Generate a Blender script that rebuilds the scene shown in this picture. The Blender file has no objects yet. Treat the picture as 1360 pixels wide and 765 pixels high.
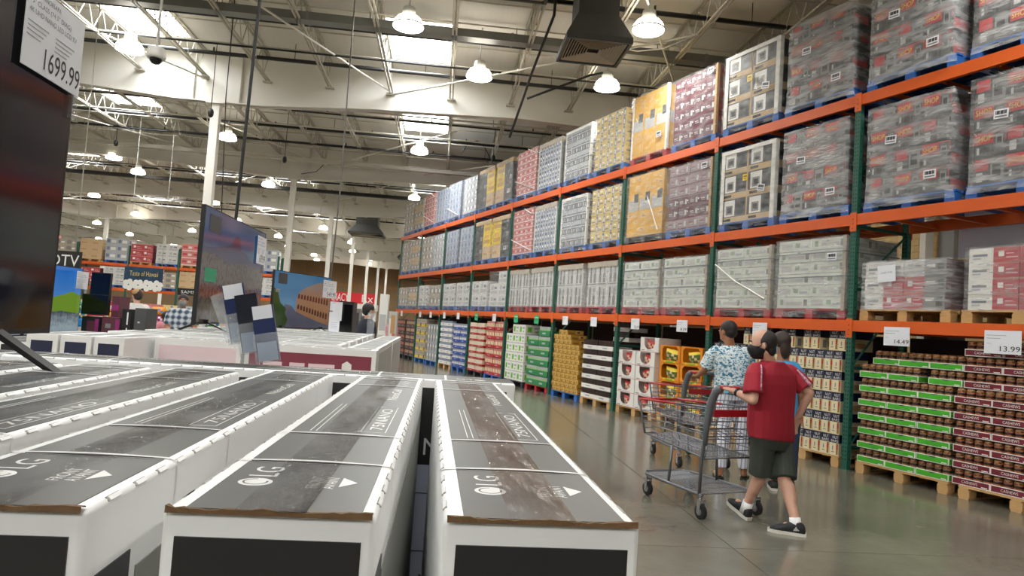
import bpy, bmesh, math, random
from math import sin, cos, pi, radians, atan2, sqrt
from mathutils import Vector, Matrix, Euler, noise

random.seed(7)
SC = bpy.context.scene
COL = SC.collection

# ------------------------------------------------------------------ camera
F_PX = 930.0
YAW, PITCH, ROLL = radians(5.66), radians(3.05), radians(3.81)
EYE = Vector((0, 0, 1.52))
_f = Vector((sin(YAW)*cos(PITCH), cos(YAW)*cos(PITCH), sin(PITCH)))
_r = Vector((cos(YAW), -sin(YAW), 0))
_u = _r.cross(_f)
CAM_R = cos(ROLL)*_r + sin(ROLL)*_u
CAM_U = -sin(ROLL)*_r + cos(ROLL)*_u
CAM_F = _f
cam = bpy.data.cameras.new('camera')
cam.sensor_width = 36.0
cam.lens = F_PX/1360*36.0
cam.clip_start = 0.05
cam.clip_end = 300
cam_ob = bpy.data.objects.new('camera', cam)
m3 = Matrix((CAM_R, CAM_U, -CAM_F)).transposed()
cam_ob.matrix_world = Matrix.Translation(EYE) @ m3.to_4x4()
COL.objects.link(cam_ob)
SC.camera = cam_ob

# ------------------------------------------------------------------ world, exposure
LAMP_W = 165.0          # every high-bay lamp of the hall
DOME_E = 13.0            # their glowing glass bowls
SKY_E = 20.0            # daylight coming through the roof lights
world = bpy.data.worlds.new('world')
world.use_nodes = True
world.node_tree.nodes['Background'].inputs[0].default_value = (0.75, 0.85, 1.0, 1)
world.node_tree.nodes['Background'].inputs[1].default_value = 0.4
SC.world = world
SC.view_settings.view_transform = 'Standard'
SC.view_settings.look = 'None'
SC.view_settings.gamma = 1.0
SC.view_settings.use_curve_mapping = False
SC.view_settings.exposure = 0.44
SC.cycles.max_bounces = 7
SC.cycles.diffuse_bounces = 4
SC.cycles.glossy_bounces = 3
SC.cycles.transparent_max_bounces = 12
SC.cycles.sample_clamp_indirect = 6.0
SC.cycles.caustics_reflective = False
SC.cycles.caustics_refractive = False

def ray(px, py):
    return CAM_F + CAM_R*((px-680)/F_PX) - CAM_U*((py-382.5)/F_PX)
def at_y(px, py, Y):
    d = ray(px, py); return EYE + d*(Y/d.y)
def at_z(px, py, z):
    d = ray(px, py); return EYE + d*((z-EYE.z)/d.z)

# ------------------------------------------------------------------ materials
MATS = {}
def srgb(r, g, b):
    def c(v):
        v /= 255.0
        return v/12.92 if v <= 0.04045 else ((v+0.055)/1.055)**2.4
    return (c(r), c(g), c(b), 1)
def mat(name, rgb, rough=0.6, metal=0.0, vary=0.10, scale=9.0, bump=0.0, bscale=60.0, spec=0.5, coat=0.0, emit=0.0, trans=0.0, stretch=None):
    """procedural principled material: a noise that varies the colour a little and a fine relief"""
    if name in MATS: return MATS[name]
    m = bpy.data.materials.new(name); m.use_nodes = True
    nt = m.node_tree; N = nt.nodes; L = nt.links
    b = N['Principled BSDF']
    c = srgb(*rgb)
    b.inputs['Roughness'].default_value = rough
    b.inputs['Metallic'].default_value = metal
    b.inputs['Specular IOR Level'].default_value = spec
    b.inputs['Coat Weight'].default_value = coat
    b.inputs['Coat Roughness'].default_value = 0.08
    b.inputs['Transmission Weight'].default_value = trans
    tc = N.new('ShaderNodeTexCoord')
    mp = N.new('ShaderNodeMapping')
    if stretch: mp.inputs['Scale'].default_value = stretch
    L.new(tc.outputs['Object'], mp.inputs['Vector'])
    if vary > 0:
        nz = N.new('ShaderNodeTexNoise'); nz.inputs['Scale'].default_value = scale
        nz.inputs['Detail'].default_value = 4
        L.new(mp.outputs['Vector'], nz.inputs['Vector'])
        mx = N.new('ShaderNodeMix'); mx.data_type = 'RGBA'
        mx.inputs[6].default_value = tuple(v*(1-vary) for v in c[:3])+(1,)
        mx.inputs[7].default_value = tuple(min(1, v*(1+vary)) for v in c[:3])+(1,)
        if vary > .3:
            mr = N.new('ShaderNodeMapRange'); mr.inputs[1].default_value = .38; mr.inputs[2].default_value = .62
            L.new(nz.outputs['Fac'], mr.inputs[0]); L.new(mr.outputs[0], mx.inputs[0])
        else: L.new(nz.outputs['Fac'], mx.inputs[0])
        L.new(mx.outputs[2], b.inputs['Base Color'])
        if emit: L.new(mx.outputs[2], b.inputs['Emission Color'])
    else:
        b.inputs['Base Color'].default_value = c
        b.inputs['Emission Color'].default_value = c
    b.inputs['Emission Strength'].default_value = emit
    if bump > 0:
        n2 = N.new('ShaderNodeTexNoise'); n2.inputs['Scale'].default_value = bscale
        n2.inputs['Detail'].default_value = 3
        L.new(mp.outputs['Vector'], n2.inputs['Vector'])
        bp = N.new('ShaderNodeBump'); bp.inputs['Strength'].default_value = bump
        bp.inputs['Distance'].default_value = 0.01
        L.new(n2.outputs['Fac'], bp.inputs['Height'])
        L.new(bp.outputs['Normal'], b.inputs['Normal'])
    MATS[name] = m
    return m
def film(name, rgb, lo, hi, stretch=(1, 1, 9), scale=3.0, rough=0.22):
    """clear stretch film: mostly see-through, glossy, noise streaks stand for layers and painted whitish glare"""
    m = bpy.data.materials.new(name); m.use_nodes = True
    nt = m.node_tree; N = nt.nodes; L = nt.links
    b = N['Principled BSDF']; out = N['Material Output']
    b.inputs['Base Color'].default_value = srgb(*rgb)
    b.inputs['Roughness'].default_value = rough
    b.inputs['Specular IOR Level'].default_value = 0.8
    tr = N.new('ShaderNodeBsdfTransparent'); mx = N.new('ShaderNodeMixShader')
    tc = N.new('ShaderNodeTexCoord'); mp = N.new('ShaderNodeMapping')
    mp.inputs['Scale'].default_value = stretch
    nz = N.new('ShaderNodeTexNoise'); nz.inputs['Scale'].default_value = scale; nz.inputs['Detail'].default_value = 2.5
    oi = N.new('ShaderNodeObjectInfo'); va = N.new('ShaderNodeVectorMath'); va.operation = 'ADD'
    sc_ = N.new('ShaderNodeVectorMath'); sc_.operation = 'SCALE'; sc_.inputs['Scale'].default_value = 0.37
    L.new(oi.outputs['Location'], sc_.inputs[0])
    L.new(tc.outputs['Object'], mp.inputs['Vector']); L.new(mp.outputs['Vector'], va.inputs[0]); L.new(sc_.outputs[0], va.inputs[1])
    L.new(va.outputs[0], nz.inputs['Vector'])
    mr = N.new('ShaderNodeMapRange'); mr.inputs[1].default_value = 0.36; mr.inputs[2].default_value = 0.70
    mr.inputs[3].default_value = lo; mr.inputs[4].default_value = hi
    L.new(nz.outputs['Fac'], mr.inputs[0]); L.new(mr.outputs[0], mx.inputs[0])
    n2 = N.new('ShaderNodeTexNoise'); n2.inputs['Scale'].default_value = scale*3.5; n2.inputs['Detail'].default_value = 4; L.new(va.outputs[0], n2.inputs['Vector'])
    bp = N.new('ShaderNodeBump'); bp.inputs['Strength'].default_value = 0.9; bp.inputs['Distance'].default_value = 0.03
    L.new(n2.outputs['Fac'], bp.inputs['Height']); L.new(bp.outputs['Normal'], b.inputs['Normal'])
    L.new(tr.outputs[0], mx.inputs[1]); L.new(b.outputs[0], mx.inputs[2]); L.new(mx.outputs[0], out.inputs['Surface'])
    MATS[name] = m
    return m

# ------------------------------------------------------------------ mesh building
_TXT = {}
def glyphs(body, align='LEFT'):
    k = (body, align)
    if k not in _TXT:
        cu = bpy.data.curves.new('t', 'FONT'); cu.body = body; cu.size = 1.0; cu.align_x = align; cu.resolution_u = 3
        o = bpy.data.objects.new('t', cu)
        me = bpy.data.meshes.new_from_object(o)
        vs = [v.co.copy() for v in me.vertices]; fs = [tuple(p.vertices) for p in me.polygons]
        bpy.data.objects.remove(o); bpy.data.curves.remove(cu); bpy.data.meshes.remove(me)
        xs = [v.x for v in vs] or [0]; ys = [v.y for v in vs] or [0]
        _TXT[k] = (vs, fs, (min(xs), max(xs), min(ys), max(ys)))
    return _TXT[k]

class MB:
    def __init__(s): s.v = []; s.f = []; s.m = []; s.sm = []; s.mats = []
    def mi(s, m):
        if isinstance(m, str): m = MATS[m]
        if m not in s.mats: s.mats.append(m)
        return s.mats.index(m)
    def add(s, vs, fs, m, smooth=False):
        o = len(s.v); i = s.mi(m)
        s.v += [tuple(v) for v in vs]
        for f in fs:
            s.f.append(tuple(o+k for k in f)); s.m.append(i); s.sm.append(smooth)
        return s
    def quad(s, a, b, c, d, m): return s.add([a, b, c, d], [(0, 1, 2, 3)], m)
    def box(s, x0, x1, y0, y1, z0, z1, m, M=None):
        vs = [Vector(p) for p in ((x0,y0,z0),(x1,y0,z0),(x1,y1,z0),(x0,y1,z0),(x0,y0,z1),(x1,y0,z1),(x1,y1,z1),(x0,y1,z1))]
        if M is not None: vs = [M @ v for v in vs]
        return s.add(vs, [(0,3,2,1),(4,5,6,7),(0,1,5,4),(1,2,6,5),(2,3,7,6),(3,0,4,7)], m)
    def prism(s, poly, axis, a0, a1, m, smooth=False):
        """poly: 2-D outline; axis 'x','y','z' is the direction of extrusion"""
        def P(u, v, a): return {'x': (a,u,v), 'y': (u,a,v), 'z': (u,v,a)}[axis]
        n = len(poly)
        vs = [P(u, v, a0) for u, v in poly]+[P(u, v, a1) for u, v in poly]
        fs = [tuple(range(n)), tuple(range(2*n-1, n-1, -1))]+[(i, n+i, n+(i+1) % n, (i+1) % n) for i in range(n)]
        return s.add(vs, fs, m, smooth)
    def tube(s, pts, r, m, n=6, closed=False, smooth=True, cap=True):
        pts = [Vector(p) for p in pts]
        rs = r if isinstance(r, (list, tuple)) else [r]*len(pts)
        k = len(pts); rings = []
        prev = None
        for i, p in enumerate(pts):
            if closed: t = (pts[(i+1) % k]-pts[i-1])
            else: t = pts[min(i+1, k-1)]-pts[max(i-1, 0)]
            t = t.normalized() if t.length > 1e-9 else Vector((0,0,1))
            if prev is None:
                a = Vector((0,0,1)) if abs(t.z) < 0.9 else Vector((1,0,0))
                u = t.cross(a).normalized()
            else:
                u = (prev - t*prev.dot(t)).normalized()
            prev = u; w = t.cross(u)
            rings.append([p+(u*cos(2*pi*j/n)+w*sin(2*pi*j/n))*rs[i] for j in range(n)])
        vs = [v for R in rings for v in R]; fs = []
        for i in range(k if closed else k-1):
            a = i*n; b = ((i+1) % k)*n
            for j in range(n): fs.append((a+j, a+(j+1) % n, b+(j+1) % n, b+j))
        if cap and not closed:
            fs.append(tuple(range(n-1, -1, -1))); fs.append(tuple((k-1)*n+j for j in range(n)))
        return s.add(vs, fs, m, smooth)
    def lathe(s, prof, m, n=20, c=(0,0,0), smooth=True):
        c = Vector(c); vs = []; fs = []
        for r, z in prof:
            for j in range(n): vs.append(c+Vector((r*cos(2*pi*j/n), r*sin(2*pi*j/n), z)))
        for i in range(len(prof)-1):
            for j in range(n): fs.append((i*n+j, i*n+(j+1) % n, (i+1)*n+(j+1) % n, (i+1)*n+j))
        fs.append(tuple(range(n-1, -1, -1))); k = (len(prof)-1)*n; fs.append(tuple(k+j for j in range(n)))
        return s.add(vs, fs, m, smooth)
    def ellipsoid(s, c, r, m, nu=14, nv=9, M=None):
        c = Vector(c); vs = []; fs = []
        for i in range(nv+1):
            th = pi*i/nv
            for j in range(nu):
                p = Vector((r[0]*sin(th)*cos(2*pi*j/nu), r[1]*sin(th)*sin(2*pi*j/nu), r[2]*cos(th)))
                if M is not None: p = M @ p
                vs.append(c+p)
        for i in range(nv):
            for j in range(nu):
                fs.append((i*nu+j, (i+1)*nu+j, (i+1)*nu+(j+1) % nu, i*nu+(j+1) % nu))
        return s.add(vs, fs, m, True)
    def text(s, body, size, org, ux, uy, m, align='LEFT', fitw=None):
        vs, fs, bb = glyphs(body, align)
        if not vs: return s
        org = Vector(org); ux = Vector(ux); uy = Vector(uy)
        k = 1.0
        if fitw: k = fitw/((bb[1]-bb[0])*size)
        return s.add([org+ux*(v.x*size*k)+uy*(v.y*size) for v in vs], fs, m)
    def mesh(s, name):
        me = bpy.data.meshes.new(name)
        me.from_pydata(s.v, [], s.f)
        for m in s.mats: me.materials.append(m)
        me.polygons.foreach_set('material_index', s.m)
        me.polygons.foreach_set('use_smooth', s.sm)
        me.update()
        return me

def ob(name, data=None, parent=None, loc=(0,0,0), rz=0.0, rot=None, scale=None):
    if isinstance(data, MB): data = data.mesh(name)
    o = bpy.data.objects.new(name, data)
    o.location = loc
    o.rotation_euler = rot if rot is not None else (0, 0, rz)
    if scale: o.scale = scale
    if parent: o.parent = parent
    COL.objects.link(o)
    return o
def tag(o, label=None, cat=None, group=None, kind=None):
    if label: o['label'] = label
    if cat: o['category'] = cat
    if group: o['group'] = group
    if kind: o['kind'] = kind
    return o
def thing(name, label, cat, loc=(0,0,0), rz=0.0, group=None, rot=None):
    return tag(ob(name, None, None, loc, rz, rot), label, cat, group)
def struct(name, data, label=None, parent=None, loc=(0,0,0)):
    o = ob(name, data, parent, loc)
    if parent is None: o['kind'] = 'structure'
    if label: o['label'] = label
    return o
def copy_of(o, parent=None, loc=None):
    c = o.copy(); COL.objects.link(c); c.parent = parent
    if loc is not None: c.location = loc
    return c
ORD = ['first', 'second', 'third', 'fourth', 'fifth', 'sixth', 'seventh', 'eighth', 'ninth', 'tenth', 'eleventh', 'twelfth', 'thirteenth', 'fourteenth', 'fifteenth', 'sixteenth']

# ------------------------------------------------------------------ palette
mat('deck_white', (224, 220, 210), 0.75, vary=0.05, scale=0.7, bump=0.25, bscale=6, stretch=(14, .3, 1))
mat('steel_white', (226, 222, 212), 0.5, vary=0.06, scale=2)
mat('steel_cream', (186, 180, 166), 0.55, vary=0.08, scale=2)
mat('duct_grey', (128, 128, 124), 0.45, metal=0.3, vary=0.08, scale=3)
mat('diffuser_grey', (84, 84, 82), 0.5, metal=0.2, vary=0.08)
mat('vane', (196, 184, 162), 0.55, vary=0.05)
mat('black_pipe', (30, 29, 28), 0.5, vary=0.2)
mat('cable_black', (22, 22, 22), 0.6, vary=0.1)
mat('cable_white', (200, 198, 190), 0.6, vary=0.1)
mat('column_white', (228, 224, 214), 0.5, vary=0.04, scale=1.5)
mat('wall_white', (214, 210, 200), 0.8, vary=0.05, scale=0.6)
mat('wall_tan', (136, 110, 78), 0.85, vary=0.1, scale=1.2, bump=0.2, bscale=25)
mat('block_tan', (198, 168, 118), 0.85, vary=0.12, scale=4, bump=0.3, bscale=60)
mat('mortar', (110, 92, 66), 0.9, vary=0.1)
mat('orange_steel', (218, 94, 28), 0.4, vary=0.08, scale=3, bump=0.05)
mat('green_steel', (34, 92, 76), 0.45, vary=0.12, scale=3)
mat('slot_black', (8, 10, 10), 0.8, vary=0)
mat('wire_deck', (120, 122, 120), 0.45, metal=0.5, vary=0.05)
mat('wood', (198, 158, 104), 0.75, vary=0.22, scale=5, bump=0.2, stretch=(1.5, 12, 12))
mat('wood_dark', (150, 112, 70), 0.8, vary=0.25, scale=5)
mat('pallet_blue', (44, 104, 184), 0.6, vary=0.18, scale=6, bump=0.15)
mat('pallet_red', (172, 30, 40), 0.6, vary=0.18, scale=6, bump=0.15)
mat('pallet_black', (40, 42, 46), 0.6, vary=0.15)
mat('kraft', (190, 152, 104), 0.75, vary=0.10, scale=6)
mat('kraft_pale', (206, 178, 138), 0.75, vary=0.08, scale=6)
mat('white_card', (236, 234, 228), 0.5, vary=0.03)
mat('paper', (238, 240, 246), 0.5, vary=0.02)
mat('ink', (20, 20, 22), 0.6, vary=0)
mat('ink_grey', (120, 124, 132), 0.6, vary=0)
mat('ink_light', (176, 180, 188), 0.6, vary=0)
mat('black', (16, 16, 17), 0.45, vary=0.1)
mat('black_gloss', (10, 10, 12), 0.08, vary=0)
mat('grey_dark', (70, 70, 70), 0.55, vary=0.1)
mat('grey_mid', (132, 132, 130), 0.55, vary=0.1)
mat('grey_light', (190, 190, 188), 0.55, vary=0.08)
mat('red', (186, 30, 36), 0.5, vary=0.08)
mat('red_bright', (214, 26, 38), 0.45, vary=0.04)
mat('maroon', (118, 30, 46), 0.5, vary=0.08)
mat('maroon_dark', (92, 44, 56), 0.55, vary=0.1)
mat('pink_white', (226, 204, 208), 0.5, vary=0.04)
mat('pink_red', (200, 124, 112), 0.55, vary=0.12)
mat('yellow_carton', (222, 172, 72), 0.6, vary=0.06)
mat('yellow_pale', (212, 188, 120), 0.6, vary=0.08)
mat('yellow', (236, 204, 40), 0.5, vary=0.05)
mat('gold', (196, 152, 62), 0.5, vary=0.15, scale=14)
mat('gold_dark', (150, 108, 40), 0.55, vary=0.2, scale=18)
mat('green_label', (72, 178, 40), 0.5, vary=0.05)
mat('green', (34, 130, 74), 0.5, vary=0.08)
mat('green_pale', (150, 200, 90), 0.5, vary=0.1)
mat('teal', (40, 150, 110), 0.5, vary=0.05)
mat('tag_green', (44, 176, 116), 0.5, vary=0.03)
mat('cream', (230, 218, 180), 0.55, vary=0.04)
mat('navy', (24, 30, 62), 0.5, vary=0.06)
mat('blue', (40, 76, 168), 0.5, vary=0.08)
mat('blue_grey', (106, 120, 150), 0.5, vary=0.12)
mat('silver', (176, 180, 184), 0.4, vary=0.1)
mat('silver_blue', (150, 162, 184), 0.45, vary=0.12)
mat('pale_green_white', (214, 218, 208), 0.6, vary=0.05)
mat('orange_card', (230, 140, 30), 0.5, vary=0.06)
mat('brown', (84, 52, 32), 0.6, vary=0.2, scale=40)
mat('nut_brown', (146, 104, 66), 0.4, vary=0.7, scale=70)
mat('nut_red', (160, 92, 56), 0.4, vary=0.65, scale=70)
mat('nut_top', (150, 106, 68), 0.35, vary=0.6, scale=90)
mat('lid_dark', (48, 26, 20), 0.4, vary=0.1)
mat('chrome', (190, 192, 196), 0.22, metal=0.9, vary=0.03)
mat('cart_grey', (112, 114, 120), 0.38, metal=0.55, vary=0.06)
mat('cart_plastic', (98, 100, 106), 0.5, vary=0.06)
mat('cart_red', (176, 34, 44), 0.45, vary=0.05)
mat('rubber', (26, 26, 28), 0.7, vary=0.1)
mat('lamp_metal', (196, 196, 190), 0.4, metal=0.3, vary=0.04)
mat('screen_black', (12, 12, 14), 0.1, vary=0)
mat('acrylic', (236, 240, 244), 0.05, vary=0, trans=1.0)
def emitter(name, rgb, e):
    m = bpy.data.materials.new(name); m.use_nodes = True
    N = m.node_tree.nodes; L = m.node_tree.links
    b = N['Principled BSDF']
    nz = N.new('ShaderNodeTexNoise'); nz.inputs['Scale'].default_value = 5
    mx = N.new('ShaderNodeMix'); mx.data_type = 'RGBA'
    c = srgb(*rgb)
    mx.inputs[6].default_value = c; mx.inputs[7].default_value = tuple(v*.94 for v in c[:3])+(1,)
    L.new(nz.outputs['Fac'], mx.inputs[0]); L.new(mx.outputs[2], b.inputs['Emission Color'])
    b.inputs['Base Color'].default_value = c
    b.inputs['Emission Strength'].default_value = e
    MATS[name] = m
emitter('bowl_glow', (255, 248, 232), DOME_E)
emitter('sky_glow', (246, 250, 255), SKY_E)
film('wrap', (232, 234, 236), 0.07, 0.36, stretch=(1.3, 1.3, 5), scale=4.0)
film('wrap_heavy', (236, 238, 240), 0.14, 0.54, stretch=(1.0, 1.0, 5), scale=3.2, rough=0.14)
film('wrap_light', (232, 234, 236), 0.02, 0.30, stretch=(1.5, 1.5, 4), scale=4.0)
film('tape', (120, 92, 64), 0.05, 0.40, stretch=(1, .2, 1), scale=9, rough=0.14)
film('tape_clear', (60, 58, 56), 0.0, 0.38, stretch=(1, .3, 1), scale=12, rough=0.12)
film('acrylic_sheet', (232, 238, 242), 0.12, 0.26, stretch=(1, 1, 1), scale=4, rough=0.05)

# ================================================================== THE HALL
DECK = 7.75
X0, X1, Y0, Y1 = -44.0, 14.0, -12.0, 77.0

# ---- floor: concrete bays with saw-cut joints
def floor_mat():
    m = bpy.data.materials.new('polished_concrete'); m.use_nodes = True
    nt = m.node_tree; N = nt.nodes; L = nt.links; b = N['Principled BSDF']
    g = N.new('ShaderNodeNewGeometry')
    n1 = N.new('ShaderNodeTexNoise'); n1.inputs['Scale'].default_value = 0.9; n1.inputs['Detail'].default_value = 8; n1.inputs['Roughness'].default_value = 0.62
    n2 = N.new('ShaderNodeTexNoise'); n2.inputs['Scale'].default_value = 55; n2.inputs['Detail'].default_value = 3
    for n in (n1, n2): L.new(g.outputs['Position'], n.inputs['Vector'])
    cr = N.new('ShaderNodeValToRGB')
    cr.color_ramp.elements[0].position = 0.3; cr.color_ramp.elements[0].color = srgb(104, 101, 88)
    cr.color_ramp.elements[1].position = 0.72; cr.color_ramp.elements[1].color = srgb(134, 130, 116)
    L.new(n1.outputs['Fac'], cr.inputs[0])
    mx = N.new('ShaderNodeMix'); mx.data_type = 'RGBA'; mx.blend_type = 'MULTIPLY'; mx.inputs[0].default_value = 0.25
    L.new(cr.outputs[0], mx.inputs[6]); L.new(n2.outputs['Color'], mx.inputs[7])
    L.new(mx.outputs[2], b.inputs['Base Color'])
    rr = N.new('ShaderNodeMapRange'); rr.inputs[3].default_value = 0.10; rr.inputs[4].default_value = 0.24
    L.new(n1.outputs['Fac'], rr.inputs[0]); L.new(rr.outputs[0], b.inputs['Roughness'])
    b.inputs['Specular IOR Level'].default_value = 0.75
    bp = N.new('ShaderNodeBump'); bp.inputs['Strength'].default_value = 0.03; bp.inputs['Distance'].default_value = 0.01
    L.new(n2.outputs['Fac'], bp.inputs['Height']); L.new(bp.outputs['Normal'], b.inputs['Normal'])
    MATS['concrete'] = m
floor_mat()
mat('joint', (52, 50, 44), 0.8, vary=0.1)
b = MB(); b.box(X0, X1, Y0, Y1, -0.30, -0.012, 'joint')
floor = struct('floor', b, 'polished grey concrete floor of the warehouse hall')
JX, JY, JP = 2.25, 5.02, 4.60
me_slab = None
for i in range(-11, 3):
    for j in range(-4, 17):
        xa, xb = max(X0, JX+i*JP), min(X1, JX+(i+1)*JP)
        ya, yb = max(Y0, JY+j*JP), min(Y1, JY+(j+1)*JP)
        if xb-xa < .1 or yb-ya < .1: continue
        full = abs(xb-xa-JP) < 1e-4 and abs(yb-ya-JP) < 1e-4
        if full and me_slab is not None: me = me_slab
        else:
            q = MB(); w, h = (xb-xa)/2-.004, (yb-ya)/2-.004
            q.box(-w, w, -h, h, -.06, 0, 'concrete'); me = q.mesh('slab')
            if full: me_slab = me
        ob('slab', me, floor, ((xa+xb)/2, (ya+yb)/2, 0))

# ---- walls
b = MB(); b.box(X0-.3, X1+.3, Y1, Y1+.3, 0, DECK+1, 'wall_tan')
wf = struct('wall_far', b, 'tan far wall behind the pharmacy counter')
b = MB(); b.box(-20.5, -1, -.06, 0, 4.55, 4.85, 'wood_dark'); ob('band', b, wf, (0, Y1, 0))
for k in range(8):
    b = MB(); b.box(-.12, .12, -.07, 0, 0, DECK, 'wood_dark'); ob('pilaster', b, wf, (-20+k*2.6, Y1, 0))
b = MB(); b.box(X0-.3, X1+.3, Y0-.3, Y0, 0, DECK+1, 'wall_white'); struct('wall_rear', b, 'white wall behind the viewer')
b = MB(); b.box(X0-.3, X0, Y0, Y1, 0, DECK+1, 'wall_white'); struct('wall_left', b, 'white wall far left of the hall')
b = MB(); b.box(X1, X1+.3, Y0, Y1, 0, DECK+1, 'mortar')
wr = struct('wall_right', b, 'tan concrete block wall behind the tall rack')
q = MB(); q.box(0, .03, -.195, .195, -.095, .095, 'block_tan'); blk = q.mesh('block')
for r in range(16):
    for c in range(22):
        ob('block', blk, wr, (X1-.03, 13.0+c*.4+(.2 if r % 2 else 0), 3.0+r*.2))
q = MB(); q.box(-.03, 0, -4.5, 4.5, 0, 2.9, 'block_tan'); ob('block_course', q, wr, (X1, 17.2, 0))
q = MB(); q.box(-.03, 0, -4.5, 4.5, 0, 1.5, 'block_tan'); ob('block_course', q, wr, (X1, 17.2, 6.2))
q = MB(); q.box(-.12, .12, -.12, .12, 0, DECK, 'column_white'); struct('trim_1', q, 'white steel post against the block wall', None, (X1-.3, 18.7, 0))
q = MB(); q.box(-.06, .06, -.3, .3, 0, DECK, 'grey_mid'); struct('trim_2', q, 'grey panel beside the white post on the block wall', None, (X1-.1, 18.1, 0))

# ---- roof deck with roof lights, joists, girders, pipes (all parts of the ceiling)
GIRDERS = [-9.9, -.7, 8.5, 17.7, 26.9, 36.1, 45.3, 54.5, 63.7, 72.9]
JOIST_X = [-.12+1.515*k for k in range(-28, 10)]
SKY = []
for gi, gy in enumerate(GIRDERS[:-1]):
    for xi in (-27, -23, -19, -15, -11, -7, -5, -1, 3, 7):
        k = xi
        xc = -.12+1.515*k+.7575
        if gi in (2,):
            ys = [gy+7.2] if xi in (-1, -5, -11) else []
        elif gi == 3:
            ys = [gy+4.4] if xi in (-1, -7, -11, -15) else []
        else:
            ys = [gy+4.4] if xi in (-27, -23, -19, -15, -11, -7, -5, -1) else []
        for y in ys: SKY.append((xc, y))
# the deck is a grid of strips between the joists; roof lights replace a stretch of the strip
b = MB(); b.box(X0, X1, Y0, Y1, DECK+.35, DECK+.5, 'deck_white')
ceiling = struct('ceiling', b, 'white insulated roof deck carried by open web joists')
for k in range(len(JOIST_X)-1):
    xa, xb = JOIST_X[k], JOIST_X[k+1]
    if xb < X0 or xa > X1: continue
    xa, xb = max(xa, X0), min(xb, X1)
    cuts = sorted(y for (xc, y) in SKY if xa < xc < xb)
    y = Y0; q = MB()
    for c in cuts+[None]:
        ye = Y1 if c is None else c-1.15
        q.box(xa, xb-.003, y, ye, DECK, DECK+.06, 'deck_white')
        if c is not None: y = c+1.15
    ob('deck_strip', q, ceiling)
q = MB(); q.box(-.72, .72, -1.13, 1.13, 0, .02, 'sky_glow')
skp = q.mesh('roof_light')
q = MB()
for a, c, d_, e in ((-.757, -.73, -1.15, 1.15), (.73, .757, -1.15, 1.15), (-.73, .73, -1.15, -1.12), (-.73, .73, 1.12, 1.15)): q.box(a, c, d_, e, -.30, .0, 'deck_white')
skk = q.mesh('curb')
for (x, y) in SKY:
    p = ob('roof_light', skp, ceiling, (x, y, DECK+.31)); ob('curb', skk, p, (0, 0, 0))
# open-web joist, one bay long
GB = 9.2
def joist_mesh(seg):
    q = MB(); z0, z1 = DECK-.60, DECK-.01
    for dx in (-.035, .035):
        q.box(dx-.018, dx+.018, .05, GB-.05, z0, z0+.035, 'steel_cream')
        q.box(dx-.018, dx+.018, .02, GB-.02, z1-.035, z1, 'steel_cream')
    n = seg; st = (GB-.4)/n
    for i in range(n):
        ya = .2+i*st; yb = ya+st; ym = (ya+yb)/2
        q.tube([(0, ya, z1-.02), (0, ym, z0+.02)], .014, 'steel_cream', 4, smooth=False, cap=False)
        q.tube([(0, ym, z0+.02), (0, yb, z1-.02)], .014, 'steel_cream', 4, smooth=False, cap=False)
    return q.mesh('joist')
jm = joist_mesh(14)
for gy in GIRDERS[:-1]:
    for x in JOIST_X:
        if x < -36 or x > 13 : continue
        if gy < 0 and x < -12: continue
        ob('joist', jm, ceiling, (x, gy, 0))
# girders: deep plate girders, haunched over the columns
COLX = [-35.85, -20.85, -5.85, 9.15]
def gird(y):
    q = MB(); prof = []
    x = X0
    top = DECK-.02
    pts = []
    for c0, c1 in zip([-50.85]+COLX, COLX+[24.15]):
        for t in (0.0, .07, .25, .5, .75, .93):
            xx = c0+(c1-c0)*t
            dpt = {0.0: 6.5, .07: 6.5, .25: 6.68, .5: 6.8, .75: 6.68, .93: 6.5}[t]
            pts.append((xx, dpt))
    pts = [p for p in pts if X0 <= p[0] <= X1]
    pts = [(X0, 6.7)]+pts+[(X1, 6.7)]
    poly = pts+[(X1, top), (X0, top)]
    q.prism(poly, 'y', -.02, .02, 'steel_white')
    for (xa, za), (xb, zb) in zip(pts[:-1], pts[1:]):
        q.add([(xa,-.13,za),(xb,-.13,zb),(xb,.13,zb),(xa,.13,za),(xa,-.13,za+.03),(xb,-.13,zb+.03),(xb,.13,zb+.03),(xa,.13,za+.03)],
              [(0,3,2,1),(4,5,6,7),(0,1,5,4),(2,3,7,6)], 'steel_white')
    for c in COLX:
        for dx in (-.55, .55):
            if X0 < c+dx < X1: q.box(c+dx-.01, c+dx+.01, -.12, .12, 6.5, top, 'steel_white')
    for jx in JOIST_X:
        if -36 < jx < 13: q.box(jx-.11, jx+.11, -.14, .14, DECK-.64, DECK-.61, 'steel_cream')
    return q
for gy in GIRDERS:
    ob('girder', gird(gy), ceiling, (0, gy, 0))
# sprinkler lines across the joists, a drop at each head
def sprinkler(n0):
    q = MB(); q.tube([(-36, 0, 0), (13, 0, 0)], .045, 'black_pipe', 6)
    for k in range(16):
        x = -34+k*3.03+n0
        q.tube([(x, 0, 0), (x, 0, .13)], .022, 'black_pipe', 5)
        q.tube([(x-1.2, 0, 0), (x-1.2, 0, .40)], .008, 'black_pipe', 4)
    return q.mesh('sprinkler_pipe')
spm = [sprinkler(0), sprinkler(1.1)]
PY = [2.5, 4.8, 9.9, 12.1, 14.3, 16.5, 20.6, 22.6, 24.6, 29.4, 31.8, 34.2, 38.6, 41, 43.4, 48, 52, 57, 61, 66, 70]
for i, y in enumerate(PY): ob('sprinkler_pipe', spm[i % 2], ceiling, (0, y, DECK-.42))
q = MB(); q.box(-36, 13, -.13, .13, -.08, .08, 'duct_grey')
for x in range(-35, 13, 4): q.box(x, x+.05, -.14, .14, -.09, .09, 'grey_mid')
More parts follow.
